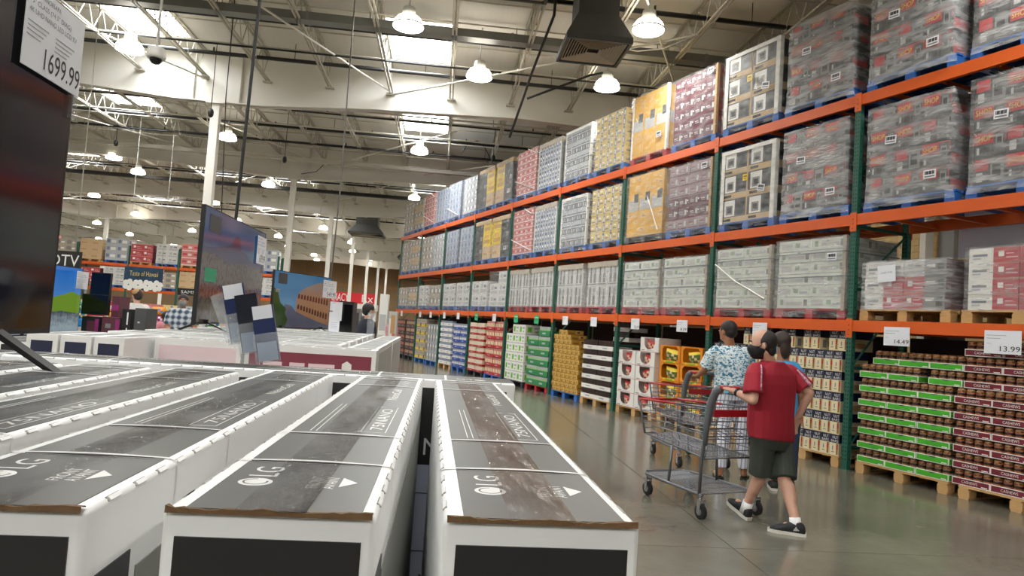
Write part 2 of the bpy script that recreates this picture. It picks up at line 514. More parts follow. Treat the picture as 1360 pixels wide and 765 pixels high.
ob('cable_tray', q, ceiling, (0, 13.75, DECK-.52))
q = MB(); q.box(-36, 13, -.10, .10, -.07, .07, 'black_pipe'); ob('main_pipe', q, ceiling, (0, 30.6, 6.72))
q = MB(); q.box(-36, 13, -.10, .10, -.06, .06, 'steel_cream'); ob('conduit_run', q, ceiling, (0, 25.6, 6.95))
q = MB(); q.tube([(-36, 0, 0), (13, 0, 0)], .016, 'steel_cream', 4, smooth=False); br = q.mesh('bridging_rod')
for gy in GIRDERS[2:-1]:
    for dy in (2.3, 4.6, 6.9):
        ob('bridging_rod', br, ceiling, (0, gy+dy, DECK-.565))
        ob('bridging_rod', br, ceiling, (0, gy+dy+.12, DECK-.06))
q = MB(); q.tube([(-36, 0, 0), (13, 0, 0)], .026, 'steel_white', 5); cr_ = q.mesh('conduit')
q = MB(); q.tube([(-36, 0, 0), (13, 0, 0)], .022, 'cable_black', 5); cb_ = q.mesh('conduit')
for i, y in enumerate((15.3, 19.2, 21.5, 23.5, 25.9, 28.3, 30.1, 33.0, 35.2, 37.6, 39.8, 42.1, 46.4, 50, 55)): ob('conduit', cb_ if i % 3 == 0 else cr_, ceiling, (0, y, DECK-.64-.05*(i % 2)))
# diagonal rod bracing under the joists
rnd = random.Random(3)
for (xa, ya, xb, yb) in [(-5.85, 8.6, -1.65, 17.5), (-1.65, 17.5, 4.4, 12.4), (-5.9, 18, -9, 13), (-9.2, 17.6, -13, 9), (-4.6, 26.7, -9.0, 18.2), (-4.6, 26.7, .1, 20.6), (-1.0, 26.8, 6.0, 20.0),
                         (-8.5, 26.7, -15, 18.5), (4.4, 17.5, 9.2, 9), (6, 17.4, 2, 9), (-12, 35.8, -6, 27.2), (-5.8, 35.8, -1, 27.2), (-20, 35.8, -12, 27.3), (-26, 26.6, -20, 18), (-14, 45, -6, 36.5), (-25, 45, -15, 36.5)]:
    q = MB(); q.tube([(0, 0, 0), (xb-xa, yb-ya, .10)], .022, 'steel_white', 5); ob('brace_rod', q, ceiling, (xa, ya, 7.05))
# columns
def column(x, y):
    q = MB(); q.box(-.10, .10, -.10, .10, 0, 6.52, 'column_white')
    q.box(-.20, .20, -.20, .20, 0, .03, 'column_white'); q.box(-.22, .22, -.16, .16, 6.46, 6.50, 'column_white')
    return q.mesh('column')
cm = column(0, 0)
nth = 0
for x, nm in ((-5.85, 'middle'), (-20.85, 'left'), (9.15, 'right')):
    for i, y in enumerate(GIRDERS[3:] if x < 0 else GIRDERS[4:6]):
        o = ob('column', cm, None, (x, y, 0)); tag(o, f'white square steel column, {ORD[i]} away in the {nm} row', None, 'white roof columns', 'structure')

# ---- high-bay lamps
def lamp_meshes():
    q = MB(); q.lathe([(.03, .34), (.11, .325), (.13, .22), (.12, .19), (.13, .16)], 'lamp_metal', 16); hs = q.mesh('housing')
    q = MB(); q.lathe([(.14, .16), (.205, .14), (.255, .07), (.278, .005), (.266, -.03), (.19, -.055), (.10, -.066), (.01, -.066)], 'bowl_glow', 22); bw = q.mesh('glass_bowl')
    q = MB(); q.tube([(0, 0, .33), (0, 0, 1.02)], .012, 'lamp_metal', 5); q.box(-.02, .02, -.09, .09, .98, 1.02, 'lamp_metal'); st = q.mesh('stem')
    q = MB(); q.lathe([(.275, -.01), (.288, -.01), (.288, .012), (.275, .012)], 'lamp_metal', 22); rg = q.mesh('rim')
    return hs, bw, st, rg
LM = lamp_meshes()
LAMPS = [(-6.82, 15.07), (-.94, 12.38), (3.18, 11.47), (3.18, 14.46), (-1.02, 21.8), (.45, 14.6), (-6.96, 22.29), (-12.44, 27.07), (-13.2, 18.5), (-12.6, 11.0), (5.2, 21.8), (-18.8, 24.0)]
LAMPS += [(x if x != -.95 or y != 0 else -.02, y) for y in (-6.5, 0, 5.6) for x in (-12.6, -6.8, -.95, 5.2)]
for j, y in enumerate((29.8, 36.9, 43.8, 51.2, 58.3, 65.5, 71.5)):
    for i, x in enumerate((-31.5, -25.2, -18.9, -12.7, -7.6, -1.5)):
        LAMPS.append((x+(.8 if j % 2 else 0), y+.4*((i*7+j*3) % 3)))
LAMPS += [(4.2, 29.8), (4.6, 36.9), (-25, 18), (-31, 21), (-25.5, 11), (11.2, 7.5), (11.2, 14.5), (11.2, 21.5)]  # final lamps, behind the rack, are added to brighten the block wall
lampdat = bpy.data.lights.new('lamp', 'SPOT'); lampdat.spot_size = radians(172); lampdat.spot_blend = .6; lampdat.energy = LAMP_W; lampdat.color = (1.0, .985, .945); lampdat.shadow_soft_size = .14
for k, (x, y) in enumerate(LAMPS):
    dx = 'left of the middle columns' if x < -6 else 'right of the middle columns'
    o = thing('high_bay_lamp', 'lit high bay lamp with glowing bowl hung under the roof joists', 'lamp', (x, y, 6.72), group='high bay lamps of the hall')
    if k < 8:
        o['label'] = ['lit bay lamp beside the dome security camera, upper left', 'large lit bay lamp at the top edge, centre', 'large lit bay lamp just right of the grey air diffuser', 'lit bay lamp below the grey air diffuser',
                      'lit bay lamp in front of the far roof light, centre', 'lit bay lamp in front of the bright near roof light', 'lit bay lamp right of the nearest white column', 'lit bay lamp far left beyond the big girder'][k]
    if k >= 24:
        q_ = k-24
        if q_ < 42: o['label'] = f"small distant bay lamp, {ORD[q_//6]} far row away, {ORD[q_ % 6]} from left"
        else: o['label'] = ['bay lamp above the far rack bays', 'bay lamp above the very end of the rack', 'bay lamp far left, nearer row', 'bay lamp at the left wall side', 'bay lamp high at the far left front', 'nearest bay lamp added behind the rack to light the block wall', 'middle bay lamp added behind the rack to light the block wall', 'farthest bay lamp added behind the rack to light the block wall'][q_-42]
    elif k >= 8: o['label'] = ['bay lamp left of the big girder', 'bay lamp above the left aisle', 'bay lamp above the middle of the rack', 'bay lamp beyond the left columns'][k-8] if k < 12 else f"bay lamp overhead outside the view, {ORD[(k-12)//4]} row, {ORD[(k-12) % 4]} from left"
    ob('housing', LM[0], o); ob('glass_bowl', LM[1], o); ob('stem', LM[2], o); ob('rim', LM[3], o)
    l = bpy.data.objects.new('lamp_light', lampdat); l.location = (x, y, 6.57); COL.objects.link(l)

# ---- air diffusers
def diffuser(loc, s, label):
    o = thing('air_diffuser', label, 'air vent', loc)
    h = s/2
    q = MB()  # frame
    for a, c, d_, e in ((-h, -h+.05, -h, h), (h-.05, h, -h, h), (-h+.05, h-.05, -h, -h+.05), (-h+.05, h-.05, h-.05, h)): q.box(a, c, d_, e, 0, .10, 'diffuser_grey')
    ob('frame', q, o)
    q = MB(); t = h*.62  # plenum
    lo = [(-h, -h, .10), (h, -h, .10), (h, h, .10), (-h, h, .10)]; hi = [(-t, -t, .55), (t, -t, .55), (t, t, .55), (-t, t, .55)]; top = [(-t, -t, 1.15), (t, -t, 1.15), (t, t, 1.15), (-t, t, 1.15)]
    q.add(lo+hi+top, [(i, (i+1) % 4, 4+(i+1) % 4, 4+i) for i in range(4)]+[(4+i, 4+(i+1) % 4, 8+(i+1) % 4, 8+i) for i in range(4)]+[(8, 9, 10, 11)], 'diffuser_grey')
    ob('plenum', q, o)
    q = MB(); g = h*.16; q.box(-g, g, -g, g, -.02, .0, 'vane'); ob('centre_plate', q, o, (0, 0, .16))
    n = 9
    for side in range(4):
        for i in range(n):
            r = g+(h-.06-g)*(i+.5)/n
            q = MB()
            q.add([(-r, r-.013, .030), (r, r-.013, .030), (r, r+.013, .0), (-r, r+.013, .0), (-r, r-.010, .034), (r, r-.010, .034), (r, r+.016, .004), (-r, r+.016, .004)],
                  [(0, 1, 2, 3), (4, 7, 6, 5), (0, 4, 5, 1), (3, 2, 6, 7), (0, 3, 7, 4), (1, 5, 6, 2)], 'vane')
            ob('vane', q, o, (0, 0, .02), rz=side*pi/2)
    return o
diffuser((2.30, 11.75, 6.32), 1.12, 'large grey square air diffuser with angled vanes under the roof')
diffuser((-4.6, 41.5, 6.2), 2.0, 'dark square air diffuser far off above the back hall')
diffuser((-2.6, 55.0, 6.1), 2.0, 'smaller dark air diffuser far off near the far wall')
diffuser((.9, 10.6, 6.75), .9, 'grey duct outlet at the top edge left of large diffuser')

# ---- hanging cables, camera, cords
def cable(name, label, pts, r, m, cat='cable'):
    p0 = Vector(pts[0]); q = MB(); q.tube([Vector(p)-p0 for p in pts], r, m, 6)
    return tag(ob(name, q, None, p0), label, cat)
a0 = at_y(346, -8, 8.0); a1 = at_y(313, 293, 8.0)
cable('drop_cable', 'thick black cable dropping from the roof behind the tall television', [(a0.x, 8, DECK-.1), a0, a1, (a1.x, 8, 1.4)], .018, 'cable_black')
a0 = at_y(472, -8, 11.0); a1 = at_y(452, 250, 11.0)
cable('drop_cable', 'thin grey cable dropping from the roof left of centre', [(a0.x, 11, DECK-.1), a0, a1, (a1.x-.05, 11, 1.4)], .012, 'duct_grey')
a0 = at_y(300, 130, 14.0); a1 = at_y(294, 290, 14.0)
cable('drop_cable', 'thin dark cable hanging right of the nearest column', [(a0.x, 14, DECK-.1), a0, a1, (a1.x, 14, 1.3)], .010, 'cable_black')
cable('drop_pipe', 'slanted black pipe running up from the rack to the roof', [at_y(677, 182, 14.0), at_y(706, 98, 12.6), at_y(736, 20, 11.6), at_y(736, 20, 11.6)+Vector((.02, 0, DECK-at_y(736, 20, 11.6).z))], .026, 'black_pipe', 'pipe')
cable('drop_pipe', 'black pipe slanting below the large grey diffuser', [at_y(700, 131, 12.6), at_y(784, 100, 12.6), at_y(800, 97, 12.8)], .022, 'black_pipe', 'pipe')
cable('slack_cord', 'white slack cable looping near the right lamps', [at_y(820, 63, 12.4), at_y(846, 68, 12.4), at_y(880, 65, 12.4), at_y(920, 49, 12.4), at_y(950, 32, 12.6)], .014, 'cable_white')
cable('slack_cord', 'black cord looping above the far end of the rack', [at_y(612, 205, 23), at_y(622, 190, 23), at_y(634, 187, 23), at_y(644, 196, 23), at_y(652, 212, 23)], .016, 'cable_black')
cable('slack_cord', 'black cord sagging along the second girder', [at_y(400, 231, 26.75), at_y(420, 228, 26.75), at_y(434, 215, 26.75)], .014, 'cable_black')
# dome camera on a pole
cp = at_y(207, 78, 9.0)
o = thing('security_camera', 'white dome security camera hanging on a white pole', 'camera', cp)
q = MB(); q.tube([(0, 0, .10), (0.02, 0, DECK-cp.z)], .016, 'white_card', 6); ob('pole', q, o)
q = MB(); q.lathe([(.03, .15), (.10, .13), (.115, .02), (.10, .0)], 'white_card', 18); ob('housing', q, o)
q = MB(); q.lathe([(.075, .005), (.07, -.03), (.045, -.06), (.01, -.072)], 'black_gloss', 16); ob('dome', q, o)
for (px, py, Y) in ((154, 190, 24), (378, 212, 22), (655, 210, 22), (280, 150, 17)):
    c = at_y(px, py, Y); q = MB()
    q.ellipsoid((0, 0, 0), (.07, .07, .11), 'cable_black', 10, 7); q.tube([(0, 0, .1), (0, 0, DECK-c.z)], .010, 'cable_black', 5)
    tag(ob('cord_reel', q, None, c), {154: 'black cord reel far left under the roof', 378: 'black cord reel hanging above the second column', 655: 'black cord reel above the far rack loads', 280: 'black cord bundle by the nearest column head'}[px], 'cord reel')

# ================================================================== THE TALL RACK
RA = radians(-19.0)
D_ = Vector((sin(RA), cos(RA), 0)); N_ = Vector((cos(RA), -sin(RA), 0))
RACK_RZ = atan2(-D_.y, -D_.x)
FACE = 7.585
def rk(s, y, z): return N_*(FACE+y)+D_*s+Vector((0, 0, z))
S0, PITCH_S, NB = 3.60, 2.65, 9
US = [S0+PITCH_S*k for k in range(NB+1)]
LV = [1.87, 3.22, 4.77]
DEPTH = 1.05
BAYW = [ORD[k]+' bay from right' for k in range(NB)]

rack = thing('pallet_rack', 'tall green and orange steel pallet rack along the aisle', 'rack', rk(0, 0, 0), RACK_RZ)
q = MB()
q.box(-.04, .04, 0, .07, .01, 4.74, 'green_steel')
z = .12
while z < 4.6:
    for dx in (-.018, .018): q.box(dx-.006, dx+.006, -.0008, 0, z, z+.018, 'slot_black')
    z += .05
z = .12
while z < 4.6:
    q.box(.04, .0408, .028, .042, z, z+.018, 'slot_black'); z += .10
q.box(-.06, .06, -.02, .09, 0, .01, 'green_steel')
post = q.mesh('upright_post')
q = MB()
for z in (.25, 1.25, 2.25, 3.05, 3.75, 4.45): q.box(-.015, .015, .07, DEPTH-.07, z, z+.04, 'green_steel')
for za, zb in ((.27, 1.23), (1.27, 2.23), (2.27, 3.03), (3.07, 3.73), (3.77, 4.43)): q.tube([(0, .06, za), (0, DEPTH-.06, zb)], .018, 'green_steel', 4, smooth=False)
brace = q.mesh('frame_brace')
q = MB(); L_ = PITCH_S-.08
q.box(-L_/2, L_/2, 0, .045, -.14, 0, 'orange_steel'); q.box(-L_/2, L_/2, .045, .055, -.14, -.03, 'orange_steel')
beam = q.mesh('beam')
q = MB(); q.box(-.045, .045, -.012, 0, -.22, .02, 'orange_steel'); 
for zz in (-.19, -.13, -.07): q.box(-.006, .006, -.013, -.012, zz, zz+.012, 'slot_black')
conn = q.mesh('beam_connector')
q = MB(); q.box(-.02, .02, .05, DEPTH-.05, -.115, -.075, 'orange_steel'); sup = q.mesh('support_bar')
for i, s in enumerate(US):
    for y, nm in ((0, 'f'), (DEPTH-.07, 'r')):
        ob('upright_post', post, rack, (-s, y, 0))
    ob('frame_brace', brace, rack, (-s, 0, 0))
    for z in LV:
        ob('beam_connector', conn, rack, (-s, 0, z)); ob('beam_connector', conn, rack, (-s, DEPTH+.012, z))
for k in range(NB):
    c = (US[k]+US[k+1])/2
    for z in LV:
        ob('beam', beam, rack, (-c, 0, z)); ob('beam', beam, rack, (-c, DEPTH-.055, z))
        for t in (-.9, -.3, .3, .9): ob('support_bar', sup, rack, (-c+t, 0, z))
    q = MB(); q.box(-1.27, 1.27, 0, .02, .05, 1.70, 'shade_maroon' if 'shade_maroon' in MATS else mat('shade_maroon', (44, 22, 20), 0.8, vary=.15)); ob('shade_panel', q, rack, (-c, DEPTH+.03, 0))  # added dark sheet stands in for the gloom behind the floor goods

# ---- pallets
def pallet_parts(m, W=1.16, D=1.0):
    q = MB(); q.box(-.07, .07, 0, .10, 0, .075, m); blk = q.mesh('block')
    q = MB(); q.box(-.05, .05, 0, D, 0, .02, m); bot = q.mesh('bottom_board')
    q = MB(); q.box(-W/2, W/2, 0, .09, 0, .02, m); top = q.mesh('deck_board')
    q = MB()
    for x in (-W/2+.06, 0, W/2-.06):
        q.box(x-.06, x+.06, 0, D, 0, .02, m)
        for y in (0, D/2-.06, D-.12): q.box(x-.06, x+.06, y, y+.12, .02, .10, m)
        q.box(x-.05, x+.05, 0, D, .10, .118, m)
    q.box(-W/2, W/2, 0, .10, .118, .14, m); q.box(-W/2, W/2, D-.10, D, .118, .14, m)
    whole = q.mesh('pallet')
    q = MB(); q.box(-W/2, W/2, -.045, .045, .118, .14, m); slat = q.mesh('deck_board')
    return whole, slat
PAL = {k: pallet_parts(k) for k in ('wood', 'pallet_blue', 'pallet_red', 'pallet_black')}
def add_pallet(parent, m, boards=True):
    p = ob('pallet', PAL[m][0], parent)
    if boards:
        for y in (.2, .35, .5, .65, .8): ob('deck_board', PAL[m][1], p, (0, y, 0))
    return p
def floor_pallet(s, m, label, y=.03):
    o = thing('floor_pallet', label, 'pallet', rk(s, y, 0), RACK_RZ, 'pallets on the floor under the rack')
    W, D = 1.16, 1.0
    q = MB(); q.box(-.06, .06, 0, .12, .02, .10, m); bl = q.mesh('block')
    q = MB(); q.box(-.05, .05, 0, D, 0, .02, m); bb = q.mesh('bottom_board')
    q = MB(); q.box(-.05, .05, 0, D, .10, .118, m); st = q.mesh('stringer_board')
    for x in (-W/2+.06, 0, W/2-.06):
        ob('bottom_board', bb, o, (x, 0, 0)); ob('stringer_board', st, o, (x, 0, 0))
        for yy in (0, D/2-.06, D-.12): ob('block', bl, o, (x, yy, 0))
    for yy in (.05, .2, .35, .5, .65, .8, .95): ob('deck_board', PAL[m][1], o, (0, yy, 0))
    return o

# ---- printed cartons
def carton(name, w, d, h, base, front=(), side=None, texts=(), g=.003):
    q = MB(); w -= g; h -= g
    q.box(-w/2, w/2, 0, d-g, 0, h, base)
    e = .0012
    def P(u0, v0, u1, v1, m, face, k):
        o = e*(1+k*.25)
        if face == 'f': q.quad((-w/2+u0*w, -o, v0*h), (-w/2+u1*w, -o, v0*h), (-w/2+u1*w, -o, v1*h), (-w/2+u0*w, -o, v1*h), m)
        else: q.quad((w/2+o, u0*d, v0*h), (w/2+o, u1*d, v0*h), (w/2+o, u1*d, v1*h), (w/2+o, u0*d, v1*h), m)
    for k, r in enumerate(front): P(*r, 'f', k)
    for k, r in enumerate(front if side is None else side): P(*r, 's', k)
    for (body, u, v, hh, m, fw) in texts:
        q.text(body, hh*h/.7, (-w/2+u*w, -e*4, v*h), (1, 0, 0), (0, 0, 1), m, 'LEFT', fw*w if fw else None)
    return q.mesh(name)

def wrap_mesh(seed, flare=.0):
    """wrinkled film shell round a unit box (x -.5...5, y 0..1, z 0..1), open below"""
    rn = random.Random(seed); q = MB(); n = 12; nz_ = 14
    def wob(p): return .012*noise.noise(Vector(p)*4+Vector((seed*7.1, 0, 0)))
    ring = []
    per = [(-.5+i/n, 0, 0, -1) for i in range(n)]+[(.5, i/n, 1, 0) for i in range(n)]+[(.5-i/n, 1, 0, 1) for i in range(n)]+[(-.5, 1-i/n, -1, 0) for i in range(n)]
    vs = []; fs = []; k = len(per)
    for j in range(nz_+1):
        z = j/nz_
        for (x, y, nx, ny) in per:
            o = .012+wob((x, y, z*3))+flare*max(0, 1-z*7)**2
            vs.append((x+nx*o, y+ny*o, z*(1.0+.004)))
    for j in range(nz_):
        for i in range(k):
            fs.append((j*k+i, j*k+(i+1) % k, (j+1)*k+(i+1) % k, (j+1)*k+i))
    q.v = vs
    return vs, fs
WRAPS = {}
def wrap_for(m, seed, flare=0.0):
    key = (m, seed, flare)
    if key not in WRAPS:
        vs, fs = wrap_mesh(seed, flare); q = MB(); q.add(vs, fs, m, True); WRAPS[key] = q.mesh('wrap_film')
    return WRAPS[key]

_lq = MB(); _lq.box(-.075, .075, -.002, 0, -.05, .05, 'paper')
for i in range(9): _lq.box(-.06+i*.013, -.053+i*.013+(.004 if i % 3 else 0), -.003, -.002, -.005, .035, 'ink')
_lq.box(-.06, .06, -.003, -.002, -.035, -.02, 'ink_grey')
SHEET = _lq.mesh('label_sheet')
_lq = MB(); _lq.box(-.05, .05, -.002, 0, -.05, .05, 'yellow'); _lq.box(-.035, .035, -.003, -.002, .0, .025, 'gold_dark'); _lq.box(-.03, .02, -.003, -.002, -.03, -.015, 'gold_dark')
STICK = _lq.mesh('sticker')
CART = {}
def build_load(key, s, lv, label, spec, near):
    """one wrapped pallet load = one thing"""
    rn = random.Random(hash((key, round(s*10), lv)) % 9999 if False else int(s*100)+lv*17)
    W, D = spec.get('W', 1.12), .98
    H = spec['H']; nx, nz = spec['n']
    root = thing('pallet_load', label, 'pallet load', rk(s, spec.get('y', .03)+rn.uniform(-.015, .02), LV[lv]+.003), RACK_RZ+rn.uniform(-.012, .012), 'wrapped pallet loads on the rack')
    add_pallet(root, spec['pallet'], near)
    w, h = W/nx, H/nz
    ny = 2 if near else 1
    for iz in range(nz):
        for ix in range(nx):
            c = spec['cell'](ix, iz) if 'cell' in spec else spec['c']
            if c is None: continue
            ck = (c, round(w, 3), round(h, 3), ny)
            if ck not in CART: CART[ck] = carton('carton', w, D/ny, h, **CTYPES[c])
            for iy in range(ny):
                ob('carton', CART[ck], root, (-W/2+w*(ix+.5)+rn.uniform(-.003, .003), iy*D/ny+rn.uniform(-.004, .006), .141+iz*h))
    top = .141+nz*h
    if spec.get('posts'):
        pm = spec['posts']
        pq = MB(); pq.box(-.035, .035, -.006, 0, .0, top-.12, pm); pq.box(.029, .035, -.006, .055, .0, top-.12, pm) if False else None
        pw = spec.get('postw', .05)
        key2 = ('post', pm, round(top, 3), pw)
        if key2 not in CART:
            a = MB(); a.prism([(0, 0), (pw, 0), (pw, .006), (.006, .006), (.006, pw), (0, pw)], 'z', 0, top-.11, pm); CART[key2] = a.mesh('corner_board')
            a = MB(); a.prism([(0, 0), (pw, 0), (pw, .006), (.006, .006), (.006, pw), (0, pw)], 'z', 0, top-.11, pm)
            a.v = [(-x, y, z) for x, y, z in a.v]; a.f = [tuple(reversed(f)) for f in a.f]; CART[key2+('m',)] = a.mesh('corner_board')
        if spec.get('postside', 'both') in ('both', 'left'): ob('corner_board', CART[key2], root, (-W/2-.012, -.014, .12))
        ob('corner_board', CART[key2+('m',)], root, (W/2+.012, -.014, .12))
        if spec.get('topboard', True):
            a = MB(); a.box(-W/2-.012, W/2+.012, -.016, -.008, top-.05, top+.012, pm); a.box(-W/2-.012, W/2+.012, -.016, .06, top+.006, top+.012, pm); ob('edge_board', a, root)
    if spec.get('cap'):
        a = MB(); a.box(-W/2-.014, W/2+.014, -.016, D+.01, top, top+.012, spec['cap']); a.box(-W/2-.014, W/2+.014, -.018, -.012, top-.10, top+.012, spec['cap']); a.box(W/2+.008, W/2+.014, -.018, D+.01, top-.10, top+.012, spec['cap']); ob('cap_tray', a, root)
    if spec.get('wrap'):
        wz = spec.get('wz', .02)
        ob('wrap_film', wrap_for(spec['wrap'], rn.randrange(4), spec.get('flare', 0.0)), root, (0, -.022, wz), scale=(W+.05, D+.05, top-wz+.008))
    for (kind, u, v, r) in spec.get('sheets', ()):
        ob('label_sheet' if kind == 's' else 'sticker', SHEET if kind == 's' else STICK, root, (-W/2+u*W, -.042, .14+v*H), rot=(0, r, 0))
    for pts in spec.get('straps', ()):
        a = MB(); a.tube([(-W/2+u*W, -.05, .14+v*H) for u, v in pts], .012, 'white_card', 4, smooth=False); ob('strap', a, root)
    for v in spec.get('bands', ()):
        a = MB(); z = .14+v*H
        a.box(-W/2-.016, W/2+.016, -.036, -.033, z, z+.014, 'ink_grey' if spec.get('bandm') is None else spec['bandm']); a.box(W/2+.014, W/2+.017, -.036, D+.02, z, z+.014, 'ink_grey'); ob('strap', a, root)
    return root

CTYPES = {
 'vac': dict(base='black', front=[(0, .52, 1, .98, 'red'), (.62, .08, .96, .94, 'grey_dark'), (.68, .3, .9, .8, 'grey_mid'), (.72, .4, .86, .7, 'black'), (.04, .06, .56, .46, 'grey_dark'), (.3, .1, .5, .42, 'black'), (.1, .14, .18, .4, 'grey_light')],
             side=[(0, 0, 1, 1, 'black'), (.05, .1, .6, .5, 'red'), (.65, .5, .9, .9, 'grey_dark')], texts=[('SHOP', .05, .62, .22, 'yellow', .5)]),
 'vac2': dict(base='black', front=[(0, .02, 1, .50, 'grey_dark'), (.05, .52, .48, .96, 'red'), (.54, .1, .95, .9, 'grey_mid'), (.6, .25, .85, .7, 'black'), (.1, .1, .3, .45, 'grey_light')], side=[(0, 0, 1, 1, 'black'), (.3, .3, .8, .7, 'red')]),
 'appliance': dict(base='kraft_pale', front=[(.03, .22, .97, .97, 'grey_dark'), (.12, .25, .55, .92, 'white_card'), (.2, .32, .47, .7, 'grey_mid'), (.26, .4, .42, .62, 'black'), (.62, .3, .92, .8, 'black'), (.1, .05, .4, .15, 'ink')], side=[(.05, .25, .95, .95, 'black')]),
 'maroon': dict(base='maroon_dark', front=[(.04, .06, .96, .16, 'maroon'), (.62, .3, .8, .78, 'grey_light'), (.1, .55, .45, .62, 'pink_white'), (.14, .4, .5, .46, 'ink_light'), (.84, .55, .94, .7, 'white_card')], side=[(.1, .2, .5, .6, 'maroon'), (.6, .3, .8, .7, 'grey_light')]),
 'maroon_faded': dict(base='pink_grey', front=[(.04, .06, .96, .16, 'maroon_dark'), (.62, .3, .8, .78, 'grey_light'), (.1, .55, .45, .62, 'maroon'), (.14, .4, .5, .46, 'grey_light')]),
 'yellow_tall': dict(base='yellow_carton', front=[(.06, .42, .94, .60, 'grey_light'), (.52, .56, .9, .70, 'grey_dark'), (.6, .6, .7, .69, 'black'), (.0, .0, .012, 1, 'gold_dark')], side=[(.1, .42, .9, .6, 'grey_light')]),
 'yellow_blue': dict(base='yellow_pale', front=[(.72, .05, .95, .95, 'blue_grey'), (.05, .3, .5, .42, 'blue_grey'), (.1, .6, .4, .75, 'white_card'), (.78, .2, .9, .7, 'white_card')]),
 'silver_dark': dict(base='silver', front=[(.02, .04, .98, .46, 'grey_dark'), (.1, .1, .25, .4, 'white_card'), (.4, .1, .55, .4, 'grey_light'), (.7, .1, .85, .4, 'silver_blue'), (.05, .6, .95, .66, 'navy')]),
 'bottle_blue': dict(base='silver', front=[(.08, .1, .4, .9, 'blue_grey'), (.18, .55, .3, .88, 'navy'), (.14, .3, .34, .6, 'white_card'), (.56, .1, .88, .9, 'blue_grey'), (.62, .35, .82, .6, 'white_card')]),
 'pink': dict(base='pink_red', front=[(.0, .0, 1, .14, 'pink_white'), (.1, .4, .5, .7, 'red_soft'), (.6, .35, .92, .66, 'pink_white')]),
 'dark_wrap': dict(base='grey_dark', front=[(.1, .2, .5, .5, 'black'), (.6, .5, .9, .8, 'grey_mid')]),
 'yellow_block': dict(base='yellow', front=[(.1, .2, .9, .5, 'gold'), (.2, .6, .8, .85, 'yellow_carton')]),
 'kraft_plain': dict(base='kraft_pale', front=[(.1, .3, .6, .5, 'kraft')]),
 'silver': dict(base='silver', front=[(.08, .1, .92, .2, 'grey_light'), (.1, .4, .35, .85, 'blue_grey'), (.45, .4, .9, .8, 'white_card')]),
 'silver_blue': dict(base='silver_blue', front=[(.1, .1, .45, .9, 'silver'), (.55, .3, .9, .7, 'blue_grey')]),
 'tan_grey': dict(base='kraft_grey', front=[(.1, .2, .5, .8, 'grey_mid'), (.6, .3, .9, .6, 'white_card')]),
 'pale': dict(base='pale_green_white', front=[(.08, .25, .42, .75, 'grey_light'), (.52, .35, .66, .75, 'green_grey'), (.7, .3, .94, .5, 'ink_light'), (0, 0, 1, .03, 'ink_grey')]),
 'pale2': dict(base='pale_green_white', front=[(.3, .3, .8, .6, 'grey_light'), (.1, .3, .2, .8, 'green_grey'), (.84, .25, .95, .8, 'grey_mid'), (0, 0, 1, .03, 'ink_grey')]),
 'bottles': dict(base='white_grey', front=[(.06, .55, .94, .95, 'grey_light'), (.18, .1, .42, .5, 'grey_mid'), (.24, .5, .36, .9, 'grey_dark'), (.58, .1, .84, .5, 'grey_mid'), (.66, .5, .78, .85, 'grey_mid'), (.1, .02, .9, .06, 'grey_mid')]),
 'white_box': dict(base='white_grey', front=[(.1, .1, .9, .35, 'grey_light'), (.2, .45, .45, .8, 'silver'), (.55, .5, .85, .7, 'grey_mid')]),
 'white_print': dict(base='white_card', front=[(.15, .45, .75, .6, 'ink_grey'), (.15, .25, .5, .35, 'ink_light')]),
 'red_print': dict(base='pink_red', front=[(.0, .06, 1, .94, 'red_soft'), (.2, .4, .42, .75, 'white_card'), (.5, .3, .95, .36, 'pink_white'), (.5, .55, .8, .6, 'pink_white')], side=[(0, 0, 1, 1, 'maroon'), (.4, .4, .6, .7, 'pink_red')]),
 'dark_print': dict(base='grey_mid', front=[(.1, .5, .5, .7, 'white_card'), (.6, .2, .9, .8, 'grey_dark')], side=[(0, 0, 1, 1, 'maroon_dark')]),
}
mat('pink_grey', (150, 124, 130), .55, vary=.1); mat('kraft_grey', (178, 166, 148), .65, vary=.12); mat('green_grey', (150, 168, 146), .6, vary=.08)
mat('white_grey', (214, 214, 210), .55, vary=.05); mat('red_soft', (182, 66, 74), .5, vary=.08)
for c in CTYPES.values():
    assert c['base'] in MATS, c['base']
